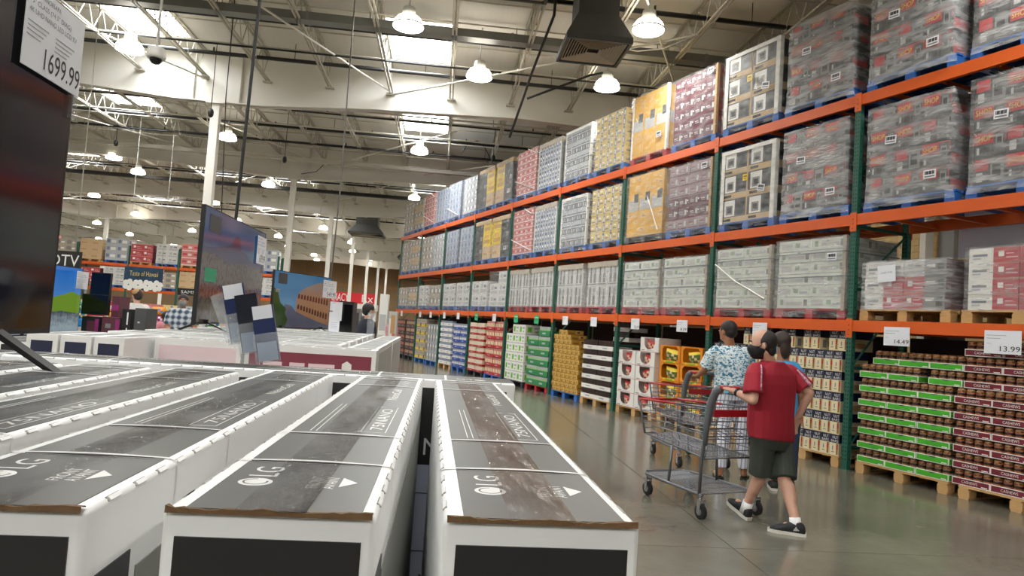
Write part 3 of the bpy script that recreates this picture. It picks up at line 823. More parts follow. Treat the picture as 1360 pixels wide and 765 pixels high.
SPEC = {
 'vac': dict(W=1.02, H=1.18, n=(3, 4), cell=lambda x, z: 'vac' if (x*2+z) % 3 else 'vac2', pallet='pallet_blue', wrap='wrap_heavy', flare=.03, wz=.04, sheets=[('s', .8, .18, 0), ('s', .3, .62, .06)]),
 'appliance': dict(H=1.14, n=(2, 3), c='appliance', pallet='pallet_blue', wrap='wrap_light', posts='white_card', postw=.075, sheets=[('y', .5, .58, 0), ('s', .8, .4, .2)]),
 'maroon': dict(H=1.16, n=(4, 6), c='maroon', pallet='pallet_blue', wrap='wrap_light', posts='kraft', postside='right', topboard=False, sheets=[('s', .88, .93, 0)]),
 'maroon_faded': dict(H=1.14, n=(4, 6), cell=lambda x, z: 'maroon' if z in (1, 2) else 'maroon_faded', pallet='pallet_blue', wrap='wrap', posts='kraft', postside='right', topboard=False, sheets=[('s', .86, .9, 0)]),
 'yellow_tall': dict(H=1.20, n=(3, 1), c='yellow_tall', pallet='pallet_red', wrap='wrap_light', posts='white_card', topboard=False, sheets=[('s', .82, .25, 0)]),
 'yellow_tall2': dict(H=1.18, n=(3, 1), c='yellow_tall', pallet='pallet_black', wrap='wrap', straps=[[(.62, .6), (.8, .3), (.95, .04)]]),
 'yellow_blue': dict(H=1.12, n=(4, 6), c='yellow_blue', pallet='pallet_blue', wrap='wrap_light'),
 'silver_dark': dict(H=1.10, n=(5, 4), c='silver_dark', pallet='pallet_blue', wrap='wrap', posts='white_card'),
 'bottle_blue': dict(H=1.10, n=(4, 5), c='bottle_blue', pallet='pallet_blue', wrap='wrap_light', posts='white_grey', cap='kraft_grey'),
 'pink': dict(H=1.14, n=(4, 7), c='pink', pallet='pallet_blue', wrap='wrap_light', straps=[[(0, .35), (1, .05)], [(.6, 1), (1, .85)]]),
 'dark_l': dict(H=1.12, n=(2, 3), cell=lambda x, z: 'dark_wrap' if x == 0 else ('kraft_plain' if z == 0 else 'yellow_block'), pallet='pallet_blue', wrap='wrap_light', cap='kraft_pale'),
 'dark_r': dict(H=1.12, n=(2, 3), cell=lambda x, z: 'dark_wrap' if x == 1 else ('kraft_plain' if z == 0 else 'yellow_block'), pallet='pallet_blue', wrap='wrap_light', cap='kraft_pale', sheets=[('s', .85, .2, 0)]),
 'silver': dict(H=1.10, n=(4, 5), c='silver', pallet='pallet_blue', wrap='wrap'),
 'silver_s': dict(H=1.12, n=(4, 5), c='silver_blue', pallet='pallet_blue', wrap='wrap', straps=[[(.05, .95), (.35, .8)], [(.0, .3), (.9, .02)]]),
 'silver_b': dict(H=1.10, n=(4, 5), c='silver_blue', pallet='pallet_blue', wrap='wrap_light'),
 'tan': dict(H=1.12, n=(3, 4), c='tan_grey', pallet='pallet_blue', wrap='wrap'),
 'tan2': dict(H=1.12, n=(3, 5), cell=lambda x, z: 'kraft_plain' if z % 2 else 'tan_grey', pallet='pallet_blue', wrap='wrap'),
 'pale': dict(H=.95, n=(2, 6), cell=lambda x, z: 'pale' if (x+z) % 2 else 'pale2', pallet='pallet_red', wrap='wrap', posts='kraft_grey', postside='right', topboard=False, bands=(.44, .78), sheets=[('s', .84, .72, 0)]),
 'pale_s': dict(H=.92, n=(2, 6), cell=lambda x, z: 'pale' if (x+z) % 2 else 'pale2', pallet='pallet_red', wrap='wrap', posts='kraft_grey', postside='right', topboard=False, bands=(.44, .78), straps=[[(0, .75), (.4, .45), (.95, .15)]]),
 'pale_low': dict(H=.86, n=(2, 5), cell=lambda x, z: 'pale' if (x+z) % 2 else 'pale2', pallet='pallet_red', wrap='wrap', posts='kraft_grey', postside='right', topboard=False, bands=(.4, .8)),
 'bottles': dict(H=.92, n=(3, 2), c='bottles', pallet='pallet_red', wrap='wrap_light', cap='kraft_grey'),
 'white_box': dict(H=.72, n=(2, 2), c='white_box', pallet='pallet_blue', wrap='wrap'),
 'white_tall': dict(H=.95, n=(2, 3), cell=lambda x, z: None if (x == 0 and z == 2) else 'white_box', pallet='pallet_blue', wrap=None),
 'white_red': dict(W=1.03, H=.58, n=(4, 3), cell=lambda x, z: 'white_print' if x == 0 else ('red_print' if (z < 2 and x < 3) else ('dark_print' if x == 3 else 'white_box')), pallet='wood', wrap='wrap_heavy', wz=.125),
 'white_red2': dict(W=1.03, H=.66, n=(4, 4), cell=lambda x, z: 'white_print' if x == 0 else 'red_print', pallet='wood', wrap='wrap', wz=.125),
}
SPEC['white_tall']['wrap'] = 'wrap_light'
DESC = {'vac': 'shrink-wrapped red and black vacuum cartons', 'appliance': 'white-cornered load of kraft appliance boxes', 'maroon': 'plum cartons with white print', 'maroon_faded': 'cloudy-wrapped plum and grey cartons', 'yellow_tall': 'tall yellow cartons with grey labels',
        'yellow_tall2': 'creased-film tall yellow cartons', 'yellow_blue': 'pale yellow and blue cartons', 'silver_dark': 'silver cartons with dark bands', 'bottle_blue': 'framed cases of blue bottles', 'pink': 'pinkish red cartons',
        'dark_l': 'dark and yellow load, kraft cap', 'dark_r': 'yellow and black load, kraft cap', 'silver': 'silver grey cartons in film', 'silver_s': 'silver blue cartons with white straps', 'silver_b': 'silver blue cartons', 'tan': 'tan and grey cartons in film',
        'tan2': 'kraft and tan cartons in film', 'pale': 'pale flat cartons banded on red pallet', 'pale_s': 'pale flat cartons with diagonal strap', 'pale_low': 'low pale flat cartons on red pallet', 'bottles': 'white cases with grey bottle pictures',
        'white_box': 'white wrapped boxes', 'white_tall': 'white boxes, one stacked higher', 'white_red': 'white and red cartons in heavy film', 'white_red2': 'white and red printed cartons'}
#            bay: (left/far half, right/near half)
PLAN = {2: [('vac', 'vac'), ('appliance', 'vac'), ('yellow_tall', 'maroon'), ('silver_dark', 'yellow_blue'), ('pink', 'bottle_blue'), ('dark_l', 'dark_r'), ('silver_s', 'silver'), ('pink', 'silver_b'), ('tan', 'tan2')],
        1: [('vac', 'vac'), ('appliance', 'vac'), ('yellow_tall2', 'maroon_faded'), ('silver_dark', 'yellow_blue'), ('pink', 'bottle_blue'), ('dark_l', 'dark_r'), ('silver_b', 'silver_b'), ('tan', 'silver'), ('tan', 'tan2')],
        0: [('white_red', 'white_red2'), ('pale_s', 'pale'), ('pale_low', 'pale_low'), ('bottles', 'bottles'), ('bottles', 'bottles'), ('white_box', 'white_tall'), ('white_box', 'white_box'), ('white_box', 'tan'), ('tan', 'tan2')]}
LEVEL = {0: 'lower', 1: 'middle', 2: 'top'}
for lv in (0, 1, 2):
    for k in range(NB):
        for half in (0, 1):
            key = PLAN[lv][k][half]
            s = US[k]+(1.965 if half == 0 else .685)
            sp = dict(SPEC[key])
            if lv == 1 and key == 'vac': sp['H'] = 1.16
            if lv == 0 and k >= 6: sp['H'] = .70 if sp['H'] > 1 else sp['H']; sp['n'] = (sp['n'][0], max(2, sp['n'][1]-2)) if sp['n'][1] > 3 else sp['n']
            lab = f"{DESC[key]}, {LEVEL[lv]} rack level, {BAYW[k]}, {'left' if half == 0 else 'right'} pallet"
            r = build_load(key, s, lv, lab, sp, k <= 2)
            if key in ('white_red', 'white_red2'):   # note taped to the film
                a = MB(); a.box(0, .24, -.003, 0, 0, .20, 'paper'); a.text('- DIRECTIVE -', .03, (.03, -.004, .10), (1, 0, 0), (0, 0, 1), 'ink_grey', fitw=.18)
                ob('note_sheet', a, r, (-.30 if key == 'white_red' else .12, -.05, .46), rot=(0, -.06, 0))

# red tote and white hanging board behind the right-hand bay
q = MB(); q.box(-.16, .16, 0, .4, 0, .16, 'red_bright'); q.box(-.17, .17, -.01, .41, .14, .18, 'red_bright')
tag(ob('red_tote', q, None, rk(6.05, 1.35, 2.52), RACK_RZ), 'small red tote seen behind the nearest green post', 'tote')
q = MB(); q.box(-.16, .16, 0, .36, 0, 2.52, 'grey_dark'); tag(ob('tote_shelf', q, None, rk(6.05, 1.37, 0), RACK_RZ), 'dark shelf unit carrying the red tote behind the rack', 'shelf')
q = MB(); q.box(-.95, .95, 0, .02, -.28, .40, mat('board_lilac', (232, 234, 248), .6, vary=.03)); q.box(-.9, -.88, .005, .015, .4, 1.1, 'grey_mid'); q.box(.88, .9, .005, .015, .4, 1.1, 'grey_mid')
tag(ob('hanging_board', q, None, rk(4.74, 1.22, 3.02), RACK_RZ), 'pale lilac board hanging behind the lower right loads', 'board')

# ---- price cards on the lowest beam
def price_card(s, w, h, txt, label, m='paper'):
    q = MB(); q.box(-w/2, w/2, -.004, 0, -h, 0, m)
    if m == 'paper':
        for i, (a, c) in enumerate(((.06, .6), (.06, .45))): q.box(-w/2+a*w, -w/2+c*w, -.0048, -.004, -h*(.2+.13*i)-.006, -h*(.2+.13*i), 'ink_light')
        q.box(-w/2+.06*w, -w/2+.2*w, -.0048, -.004, -h*.56-.004, -h*.56, 'ink_light')
        if txt: q.text(txt, .22*h/.7, (w/2-.62*w, -.006, -h*.88), (1, 0, 0), (0, 0, 1), 'ink', fitw=.54*w)
    else:
        q.box(-w*.36, w*.36, -.0048, -.004, -h*.3, -h*.24, 'white_card'); q.box(-w*.3, w*.2, -.0048, -.004, -h*.62, -h*.5, 'green')
    o = ob('price_card', q, None, rk(s, -.022, 1.80), RACK_RZ)
    return tag(o, label, 'price card', 'price cards along the lowest beam')
price_card(5.58, .33, .22, '14.49', 'white price card reading 14.49 above the green trays')
price_card(4.40, .36, .24, '13.99', 'large white price card reading 13.99 above the cashew trays')
price_card(7.75, .28, .20, '', 'white price card partly hidden behind the balding man')
price_card(9.52, .28, .20, '8.29', 'white price card above the orange display boxes')
price_card(10.88, .26, .20, '12.59', 'white price card above the white and red display boxes')
price_card(12.35, .24, .19, '', 'white price card above the dark jar trays')
price_card(13.55, .24, .19, '', 'white price card above the golden boxes')
price_card(14.95, .24, .20, '', 'green card above the green display trays', 'tag_green')
price_card(16.10, .24, .20, '', 'green card above the white and green cartons', 'tag_green')
price_card(17.5, .24, .20, '', 'white price card above the red display trays')
price_card(18.8, .24, .20, '', 'green card above the cream and red boxes', 'tag_green')
price_card(20.3, .24, .20, '', 'white price card above the blue trays')
price_card(21.6, .24, .20, '', 'white price card above the white and blue trays')
price_card(23.0, .24, .20, '', 'white price card above the silver packs')
price_card(24.2, .24, .20, '', 'white price card above the yellow cartons')
price_card(26.6, .24, .20, '', 'white price card nearest the far end of the rack')

# ================================================================== GOODS ON THE FLOOR UNDER THE RACK
PZ = .141
def put(name, me, s, y, z, label, cat, group, jit=.0012, rz=0.0):
    rn = random.Random(int(s*977)+int(z*1313))
    o = ob(name, me, None, rk(s+rn.uniform(-jit, jit), y+rn.uniform(-jit, jit), z), RACK_RZ+rz+rn.uniform(-.002, .002))
    return tag(o, label, cat, group)

# ---- trays of jars (nuts in green trays, cashews in maroon trays)
def jar_tray_meshes(w, d, lip, m_label, nut, text=None):
    q = MB(); t = .006
    q.box(-w/2, w/2, 0, d, 0, t, 'white_card')
    q.box(-w/2, w/2, 0, t, t, lip, 'white_card'); q.box(-w/2, w/2, d-t, d, t, lip, 'white_card')
    q.box(-w/2, -w/2+t, t, d-t, t, lip, 'white_card'); q.box(w/2-t, w/2, t, d-t, t, lip, 'white_card')
    e = .0015; b_ = .009
    q.quad((-w/2+b_, -e, b_), (w/2-b_, -e, b_), (w/2-b_, -e, lip-b_), (-w/2+b_, -e, lip-b_), m_label)
    q.quad((w/2+e, b_, b_), (w/2+e, d-b_, b_), (w/2+e, d-b_, lip-b_), (w/2+e, b_, lip-b_), m_label)
    # black logo lens on the upper edge and small print lower right
    q.add([(-.05+.10*i/8, -e*2, lip-b_-.010*sin(pi*i/8)) for i in range(9)], [tuple(range(9))], 'ink')
    q.quad((w*.28, -e*2, .014), (w*.44, -e*2, .014), (w*.44, -e*2, .024), (w*.28, -e*2, .024), 'white_card')
    if text: q.text(text, .040, (-w*.24, -e*2, .024), (1, 0, 0), (0, 0, 1), 'white_card', fitw=w*.42)
    body = q.mesh('tray_body')
    r = w/8*.93
    q = MB(); q.lathe([(r*.8, 0), (r, .012), (r, .112), (r*.96, .118)], nut, 10); q.lathe([(r*1.01, .084), (r*1.01, .108)], 'lid_dark', 10); q.lathe([(r*.98, .1185), (r*.94, .138), (r*.70, .153), (r*.3, .158)], 'nut_top', 10)
    return body, q.mesh('jar'), r
def jar_tray(me, s, y, z, w, d, label, cat, group, rz=0.0, rows=2):
    rn = random.Random(int(s*977)+int(z*1313))
    o = thing('jar_tray', label, cat, rk(s+rn.uniform(-.001, .001), y+rn.uniform(-.006, .006), z+.0015), RACK_RZ+rz+rn.uniform(-.004, .004), group)
    ob('tray_body', me[0], o)
    for j in range(rows):
        for i in range(4):
            ob('jar', me[1], o, (-w/2+w/8*(2*i+1), me[2]+.008+j*w/4, .007))
    return o
GT = jar_tray_meshes(.379, .30, .075, 'green_label', 'nut_brown')
CT = jar_tray_meshes(.394, .30, .075, 'maroon', 'nut_red', 'CASHEWS')
LP = .172
floor_pallet(US[0]+1.93, 'wood', 'wooden pallet under the green nut trays')
cols = ['left column', 'middle column', 'right column']
for r in range(8):
    for c in range(3):
        s = US[0]+1.93+.385*(1-c)
        y = .04
        if r == 7:
            if c == 0: s -= .10; y = .14
            if c == 1: s -= .10; y = .08
            if c == 2: s -= .10; y = .08
        if r == 6 and c == 2: s -= .10; y = .07
        jar_tray(GT, s, y, PZ+r*LP, .379, .30, f"green tray of nut jars, {ORD[r]} layer from the pallet, {cols[c]}", 'jar tray', 'green nut jar trays')
floor_pallet(US[0]+.66, 'wood', 'wooden pallet under the maroon cashew trays')
for r in range(9):
    for c in range(3):
        s = US[0]+.72+.40*(1-c)
        if r >= 6: s -= .08
        jar_tray(CT, s, .04 if r < 6 else .07, PZ+r*LP, .394, .30, f"maroon tray of cashew jars, {ORD[r]} layer from the pallet, {cols[c]}", 'jar tray', 'maroon cashew jar trays')

# ---- cream and navy nut-bar cartons
CH, CW = .267, .142
nut = carton('bar_carton', CW, .48, CH, 'cream', g=.005, front=[(0, .60, 1, 1, 'navy'), (.72, .05, .94, .58, 'gold_dark'), (.76, .3, .92, .5, 'red'), (.3, .25, .4, .45, 'ink_grey'), (.2, .14, .5, .18, 'ink_grey')],
             side=[(0, .60, 1, 1, 'navy'), (.1, .1, .25, .5, 'ink_grey'), (.3, .15, .7, .4, 'kraft')], texts=[('NUT', .30, .80, .14, 'white_card', .62), ('BARS', .14, .64, .12, 'white_card', .78)])
for hf, sc, nm in ((0, .685, 'right'), (1, 1.97, 'left')):
    sC = US[1]+sc
    floor_pallet(sC, 'wood', f"wooden pallet under the {'' if hf == 0 else 'farther '}cream nut bar cartons")
    for r in range(6):
        for c in range(8):
            if r == 5 and (c in (2, 5) or hf == 1 and c < 4): continue
            s = sC+CW*(3.5-c)
            put('bar_carton', nut, s, .04 if r < 5 else .12, PZ+r*CH if r < 5 else PZ+5*CH, f"cream and navy nut bar carton, {nm} pallet, {ORD[r]} layer up, {ORD[c]} from left", 'carton', 'cream nut bar cartons', .001)

# ---- display boxes with cut-out fronts and bags inside
def display_box(w, d, h, m_out, m_in, hole, m_rim):
    """open carton: floor, sides, back and a front with a shaped opening (hole: outline in 0..1)"""
    q = MB(); t = .006
    q.box(-w/2, w/2, 0, d, 0, t, m_out); q.box(-w/2, -w/2+t, 0, d, t, h, m_out); q.box(w/2-t, w/2, 0, d, t, h, m_out); q.box(-w/2, w/2, d-t, d, t, h, m_out)
    q.box(-w/2+t, w/2-t, d-2*t, d-t, t, h, m_in)
    hp = [(-w/2+u*w, v*h) for u, v in hole]
    op = [(-w/2, 0), (w/2, 0), (w/2, h), (-w/2, h)]
    n = len(hp)
    # front sheet: strips between outer edge and the hole (hole listed anticlockwise from lower left)
    def corner(p):
        return min(range(4), key=lambda i: (op[i][0]-p[0])**2/(w*w)+(op[i][1]-p[1])**2/(h*h))
    cs = [corner(p) for p in hp]
    for y, flip in ((0, False), (t, True)):
        vs = [(x, y, z) for x, z in hp]+[(x, y, z) for x, z in op]; fs = []
        for i in range(n):
            j = (i+1) % n
            if cs[i] == cs[j]: fs.append((i, j, n+cs[i]))
            else:
                fs.append((i, j, n+cs[j], n+cs[i]))
        if not flip: fs = [tuple(reversed(f)) for f in fs]
        q.add(vs, fs, m_out)
    q.add([(x, 0, z) for x, z in hp]+[(x, t, z) for x, z in hp], [(i, (i+1) % n, n+(i+1) % n, n+i) for i in range(n)], m_rim)
    return q
def bag_mesh(w, h, d, m1, m2, m3):
    q = MB(); nx, nz = 6, 5; vs = []; fs = []
    for side in (-1, 1):
        for j in range(nz+1):
            for i in range(nx+1):
                u, v = i/nx, j/nz
                t = (sin(pi*u)*sin(pi*v))**.5
                vs.append(((u-.5)*w*(1-.1*abs(v-.5)), side*d/2*t, v*h))
    o = (nx+1)*(nz+1)
    for s_, b_ in ((0, 0), (1, o)):
        for j in range(nz):
            for i in range(nx):
                f = (b_+j*(nx+1)+i, b_+j*(nx+1)+i+1, b_+(j+1)*(nx+1)+i+1, b_+(j+1)*(nx+1)+i)
                mm = m1 if j >= nz-1 or j == 0 else (m2 if (i+j) % 3 else m3)
                q.add([vs[k] for k in (f if s_ == 0 else f[::-1])], [(0, 1, 2, 3)], mm, True)
    return q.mesh('bag')
mat('bag_red', (186, 40, 40), .3, vary=.2); mat('bag_cream', (222, 196, 168), .3, vary=.25, scale=30); mat('bag_green', (96, 120, 50), .3, vary=.3, scale=25)
U_hole = [(.30, .30), (.42, .18), (.58, .18), (.70, .30), (.78, .55), (.78, .97), (.22, .97), (.22, .55)]
dw, dh, dd = .56, .262, .48
q = display_box(dw, dd, dh, 'white_card', 'red', U_hole, 'red')
q.text('MUNCHIES', .022, (-.22, -.002, .022), (1, 0, 0), (0, 0, 1), 'ink_grey', fitw=.2) if False else None
q.box(-.24, -.14, -.0015, 0, .020, .034, 'ink_grey'); q.box(-.10, .16, -.0015, 0, .022, .030, 'ink_light'); q.box(-dw/2, dw/2, -.001, 0, 0, .006, 'red')
wb = q.mesh('display_body')
wbag = bag_mesh(.30, .20, .10, 'bag_red', 'bag_cream', 'bag_red')
O_hole = [(.14, .14), (.86, .14), (.90, .30), (.90, .80), (.80, .95), (.20, .95), (.10, .80), (.10, .30)]
q = display_box(.55, dd, .30, 'orange_card', 'orange_card', O_hole, 'yellow'); q.box(-.16, .16, -.002, 0, .008, .038, 'yellow'); q.box(-.10, .10, -.003, -.002, .014, .03, 'green_label')
obx = q.mesh('display_body')
obag = bag_mesh(.34, .22, .12, 'yellow', 'bag_green', 'bag_cream')
def display(name, body, bag, s, y, z, label, cat, group, bw, nb=2):
    rn = random.Random(int(s*500+z*900))
    o = thing(name, label, cat, rk(s, y, z), RACK_RZ+rn.uniform(-.005, .005), group)
    ob('display_body', body, o)
    for i in range(nb):
        ob('bag', bag, o, (rn.uniform(-.05, .05), .09+.14*i, .012), rot=(rn.uniform(.1, .3), rn.uniform(-.25, .25), rn.uniform(-.2, .2)))
    return o
floor_pallet(US[2]+1.97, 'wood', 'wooden pallet under the white display boxes')
for r in range(4):
    for c in range(2):
        display('display_box', wb, wbag, US[2]+1.97+(.288 if c == 0 else -.288), .03, PZ+r*(dh+.004), f"white and red display box of snack bags, {ORD[r]} layer up, {'left' if c == 0 else 'right'} column", 'display box', 'white and red display boxes', .3)
display('display_box', wb, wbag, US[2]+1.60, .05, PZ+4*(dh+.004), 'white and red display box alone on top of its stack', 'display box', 'white and red display boxes', .3)
floor_pallet(US[2]+.685, 'wood', 'wooden pallet under the orange display boxes')
for r in range(4):
    for c in range(2):
        display('display_box', obx, obag, US[2]+.685+(.284 if c == 0 else -.284), .03, PZ+r*.304, f"orange display box of yellow bags, {ORD[r]} layer up, {'left' if c == 0 else 'right'} column", 'display box', 'orange display boxes', .3)

# ---- dark jars in white trays
def pack_tray(w, d, lip, hh, m_tray, m_item, n, m_cap=None):
    q = MB(); t = .006
    q.box(-w/2, w/2, 0, d, 0, t, m_tray); q.box(-w/2, w/2, 0, t, t, lip, m_tray); q.box(-w/2, w/2, d-t, d, t, lip, m_tray); q.box(-w/2, -w/2+t, t, d-t, t, lip, m_tray); q.box(w/2-t, w/2, t, d-t, t, lip, m_tray)
    q.box(-w*.18, w*.12, -.001, 0, lip*.35, lip*.65, 'ink_light')
    body = q.mesh('tray_body')
    iw = (w-.016)/n
    q = MB(); q.box(-iw/2+.003, iw/2-.003, 0, iw*1.2, 0, hh, m_item)
    if m_cap: q.box(-iw*.3, iw*.3, -.001, 0, hh*.35, hh*.75, m_cap)
    return body, q.mesh('item'), iw
def tray_of(name, item, tm, n, s, y, z, w, label, cat, group):
    rn = random.Random(int(s*700+z*300))
    o = thing(name, label, cat, rk(s, y+rn.uniform(-.01, .01), z+.001), RACK_RZ+rn.uniform(-.005, .005), group)
    ob('tray_body', tm[0], o)
    for i in range(n): ob(item, tm[1], o, (-w/2+.008+tm[2]*(i+.5), .012, .007))
    return o
floor_pallet(US[3]+.685, 'wood', 'wooden pallet under the dark jar trays')
mat('dark_jar', (44, 26, 24), .35, vary=.2)
tm = pack_tray(.555, .45, .085, .185, 'white_card', 'dark_jar', 5, 'lid_dark')
for r in range(6):
    for c in range(2):
        tray_of('jar_tray', 'jar', tm, 5, US[3]+.685+(.282 if c == 0 else -.282), .03, PZ+r*.20, .56, f"white tray of dark jars, {ORD[r]} layer up, {'left' if c == 0 else 'right'} column", 'jar tray', 'white trays of dark jars')
for k, (z, nm) in enumerate(((PZ+6*.20, 'lower'), (PZ+7*.20, 'upper'))):
    tray_of('jar_tray', 'jar', tm, 5, US[3]+.34, .35, z, .56, f"{nm} white tray of dark jars set back on top", 'jar tray', 'white trays of dark jars')
# ---- golden boxes
gb = carton('golden_box', .19, .42, .105, 'gold', g=.006, front=[(.08, .1, .45, .5, 'gold_dark'), (.5, .3, .9, .85, 'yellow_pale'), (.6, .35, .75, .7, 'brown')])
floor_pallet(US[3]+1.97, 'pallet_blue', 'blue pallet under the golden boxes')
for r in range(13):
    for c in range(6):
        if r >= 10 and c > 3 or r == 12 and c not in (1, 2): continue
        put('golden_box', gb, US[3]+1.97+.19*(2.5-c)+(.02 if r % 2 else -.02), .03, PZ+r*.105, f"golden box, {ORD[r]} layer up, {ORD[c]} from left, on blue pallet", 'box', 'golden boxes')
# ---- green trays
tm = pack_tray(.555, .45, .13, .215, 'green', 'silver', 4, 'green_pale')
floor_pallet(US[4]+.685, 'pallet_red', 'red pallet under the green display trays')
for r in range(6):
    for c in range(2):
        if r == 5 and c == 0: continue
        tray_of('pack_tray', 'pack', tm, 4, US[4]+.685+(.282 if c == 0 else -.282), .03, PZ+r*.235, .56, f"green display tray of silver packs, {ORD[r]} layer up, {'left' if c == 0 else 'right'} column", 'display tray', 'green display trays')
# ---- white and green cartons
wg = carton('printed_carton', .36, .45, .235, 'white_card', g=.006, front=[(.12, .2, .42, .8, 'green_pale'), (.2, .3, .36, .7, 'green_label'), (.55, .55, .9, .75, 'ink_light'), (.6, .2, .8, .35, 'green_pale'), (0, 0, 1, .03, 'ink_light')])
floor_pallet(US[4]+1.97, 'pallet_black', 'dark pallet under the white and green cartons')
for r in range(6):
    for c in range(3):
        if r == 5 and c == 0: continue
        put('printed_carton', wg, US[4]+1.97+.365*(1-c), .03, PZ+r*.237, f"white carton with green print, {ORD[r]} layer up, {ORD[c]} from left", 'carton', 'white cartons with green print')
# ---- farther goods, one table: (bay, side, pallet, kind, colours...)
def far_cartons(bay, sd, pal, nx, nz, h, name, desc, base, front, cat='carton', group=None):
    sC = US[bay]+(1.97 if sd == 'l' else .685); w = 1.12/nx
    me = carton(name, w, .9, h, base, front, g=.007)
    floor_pallet(sC, pal, f"{ {'wood': 'wooden', 'pallet_blue': 'blue', 'pallet_red': 'red', 'pallet_black': 'dark'}[pal]} pallet under the {desc}s")
    for r in range(nz):
        for c in range(nx):
            put(name, me, sC+w*((nx-1)/2-c), .03, PZ+r*h, f"{desc}, {ORD[r]} layer up, {ORD[c]} from left", cat, f"{desc}s", .001)
def far_trays(bay, sd, pal, nz, h, lip, n, desc, m_tray, m_item, m_cap):
    sC = US[bay]+(1.97 if sd == 'l' else .685)
    tm = pack_tray(.555, .5, lip, h-.02, m_tray, m_item, n, m_cap)
    floor_pallet(sC, pal, f"{ {'wood': 'wooden', 'pallet_blue': 'blue', 'pallet_red': 'red', 'pallet_black': 'dark'}[pal]} pallet under the {desc}s")
    for r in range(nz):
        for c in range(2):
            tray_of('pack_tray', 'pack', tm, n, sC+(.282 if c == 0 else -.282), .03, PZ+r*h, .56, f"{desc}, {ORD[r]} layer up, {'left' if c == 0 else 'right'} column", 'display tray', f"{desc}s")
far_trays(5, 'r', 'pallet_blue', 6, .245, .07, 5, 'red display tray of cream packs', 'red', 'pink_red', 'cream')
far_trays(5, 'l', 'pallet_black', 8, .175, .05, 6, 'cream tray of red-capped packs', 'red', 'cream', 'pink_white')
far_trays(6, 'r', 'pallet_blue', 7, .19, .08, 5, 'blue display tray of white packs', 'blue', 'silver_blue', 'white_card')
far_trays(6, 'l', 'wood', 8, .175, .10, 5, 'white tray of pale blue packs', 'white_card', 'silver_blue', 'blue_grey')
far_cartons(7, 'r', 'pallet_blue', 4, 4, .31, 'pack_carton', 'grey pack carton with dark gaps', 'silver', [(.1, .1, .3, .9, 'grey_dark'), (.5, .5, .9, .8, 'white_card')])
far_cartons(7, 'l', 'pallet_blue', 2, 5, .28, 'banded_carton', 'kraft carton with yellow band', 'kraft_grey', [(0, .04, .7, .34, 'yellow'), (.1, .7, .8, .8, 'grey_mid'), (.8, .1, .95, .5, 'black')])
far_trays(8, 'r', 'pallet_black', 5, .27, .05, 6, 'brown tray of reddish jars', 'grey_dark', 'maroon_dark', 'kraft_pale')
far_trays(8, 'l', 'pallet_black', 5, .27, .05, 6, 'far end tray of reddish jars', 'grey_dark', 'brown', 'pink_red')

# ================================================================== TELEVISION CARTONS IN FRONT
mat('box_white', (232, 232, 230), .42, vary=.03, scale=4, bump=.04)
mat('box_grey', (76, 76, 74), .42, vary=.10, scale=5)
mat('box_black', (34, 34, 35), .4, vary=.08)
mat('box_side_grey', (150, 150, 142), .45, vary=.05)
mat('kraft_edge', (104, 78, 50), .85, vary=.2, scale=40, bump=.4)
mat('lid_grey', (116, 116, 113), .5, vary=.1)
mat('print_white', (222, 222, 218), .45, vary=.03)
mat('print_red', (150, 30, 32), .5, vary=.15)
TOPZ = 1.31; BOT = .14
def bevelled(w, l, h, r, m, seg=2):
    """carton body: x -w/2..w/2, y 0..l, z 0..h with rounded edges"""
    bm = bmesh.new(); bmesh.ops.create_cube(bm, size=1)
    for v in bm.verts: v.co = Vector((v.co.x*w, (v.co.y+.5)*l, (v.co.z+.5)*h))
    bmesh.ops.bevel(bm, geom=list(bm.edges), offset=r, segments=seg, profile=.5, affect='EDGES')
    me = bpy.data.meshes.new('carton_body'); bm.to_mesh(me); bm.free()
    for p in me.polygons: p.use_smooth = True
    me.materials.append(MATS[m]); return me
BW, BL, BH = .217, 1.74, TOPZ-BOT
body_me = bevelled(BW, BL, BH, .008, 'box_white')
STR = (.25, .49, 1.40, 1.63)
def top_print(w):
    """five grey printed panels between the white strap lines, slightly proud of the lid"""
    ys = [.004]+[v for s in STR for v in (s-.004, s+.004)]+[BL-.004]
    out = []
    for k in range(5):
        q = MB(); q.box(-w/2+.022, w/2-.016, ys[2*k], ys[2*k+1], 0, .0012, 'box_grey'); out.append(q.mesh('top_panel'))
    return out
panels = top_print(BW)
q = MB(); e = .0016
# emblem disc and LG, reading from the right-hand side
q.add([(-.048+.020*cos(2*pi*i/24), .125+.020*sin(2*pi*i/24), e) for i in range(24)], [tuple(range(24))], 'print_white')
q.add([(-.048+.015*cos(pi*.5+1.6*pi*i/18), .125+.015*sin(pi*.5+1.6*pi*i/18), e+.0003) for i in range(19)]+[(-.048+.0125*cos(pi*.5+1.6*pi*i/18), .125+.0125*sin(pi*.5+1.6*pi*i/18), e+.0003) for i in range(19)],
      [(i, i+1, 20+i, 19+i) for i in range(18)], 'box_grey')
q.text('LG', .050, (-.030, .152, e), (0, 1, 0), (-1, 0, 0), 'print_white')
LOGO = q.mesh('logo_mark'); q = MB()
q.add([(.052, .115, e), (.072, .140, e), (.052, .165, e)], [(0, 1, 2)], 'print_white')
q.text('FRONT', .021, (.028, .105, e), (0, 1, 0), (-1, 0, 0), 'print_white', fitw=.062)
q.text('AVANT', .021, (.047, .105, e), (0, 1, 0), (-1, 0, 0), 'print_white', fitw=.062)
ARROW = q.mesh('direction_mark'); q = MB()
q.text('75NANO', .034, (.066, .56, e), (0, 1, 0), (-1, 0, 0), 'print_white', fitw=.30)
q.text('NanoCell', .034, (.060, 1.05, e), (0, 1, 0), (-1, 0, 0), 'print_white', fitw=.26)
for x in (.030, .074): q.box(x-.0008, x+.0008, .53, .90, .0012, .0018, 'print_white')
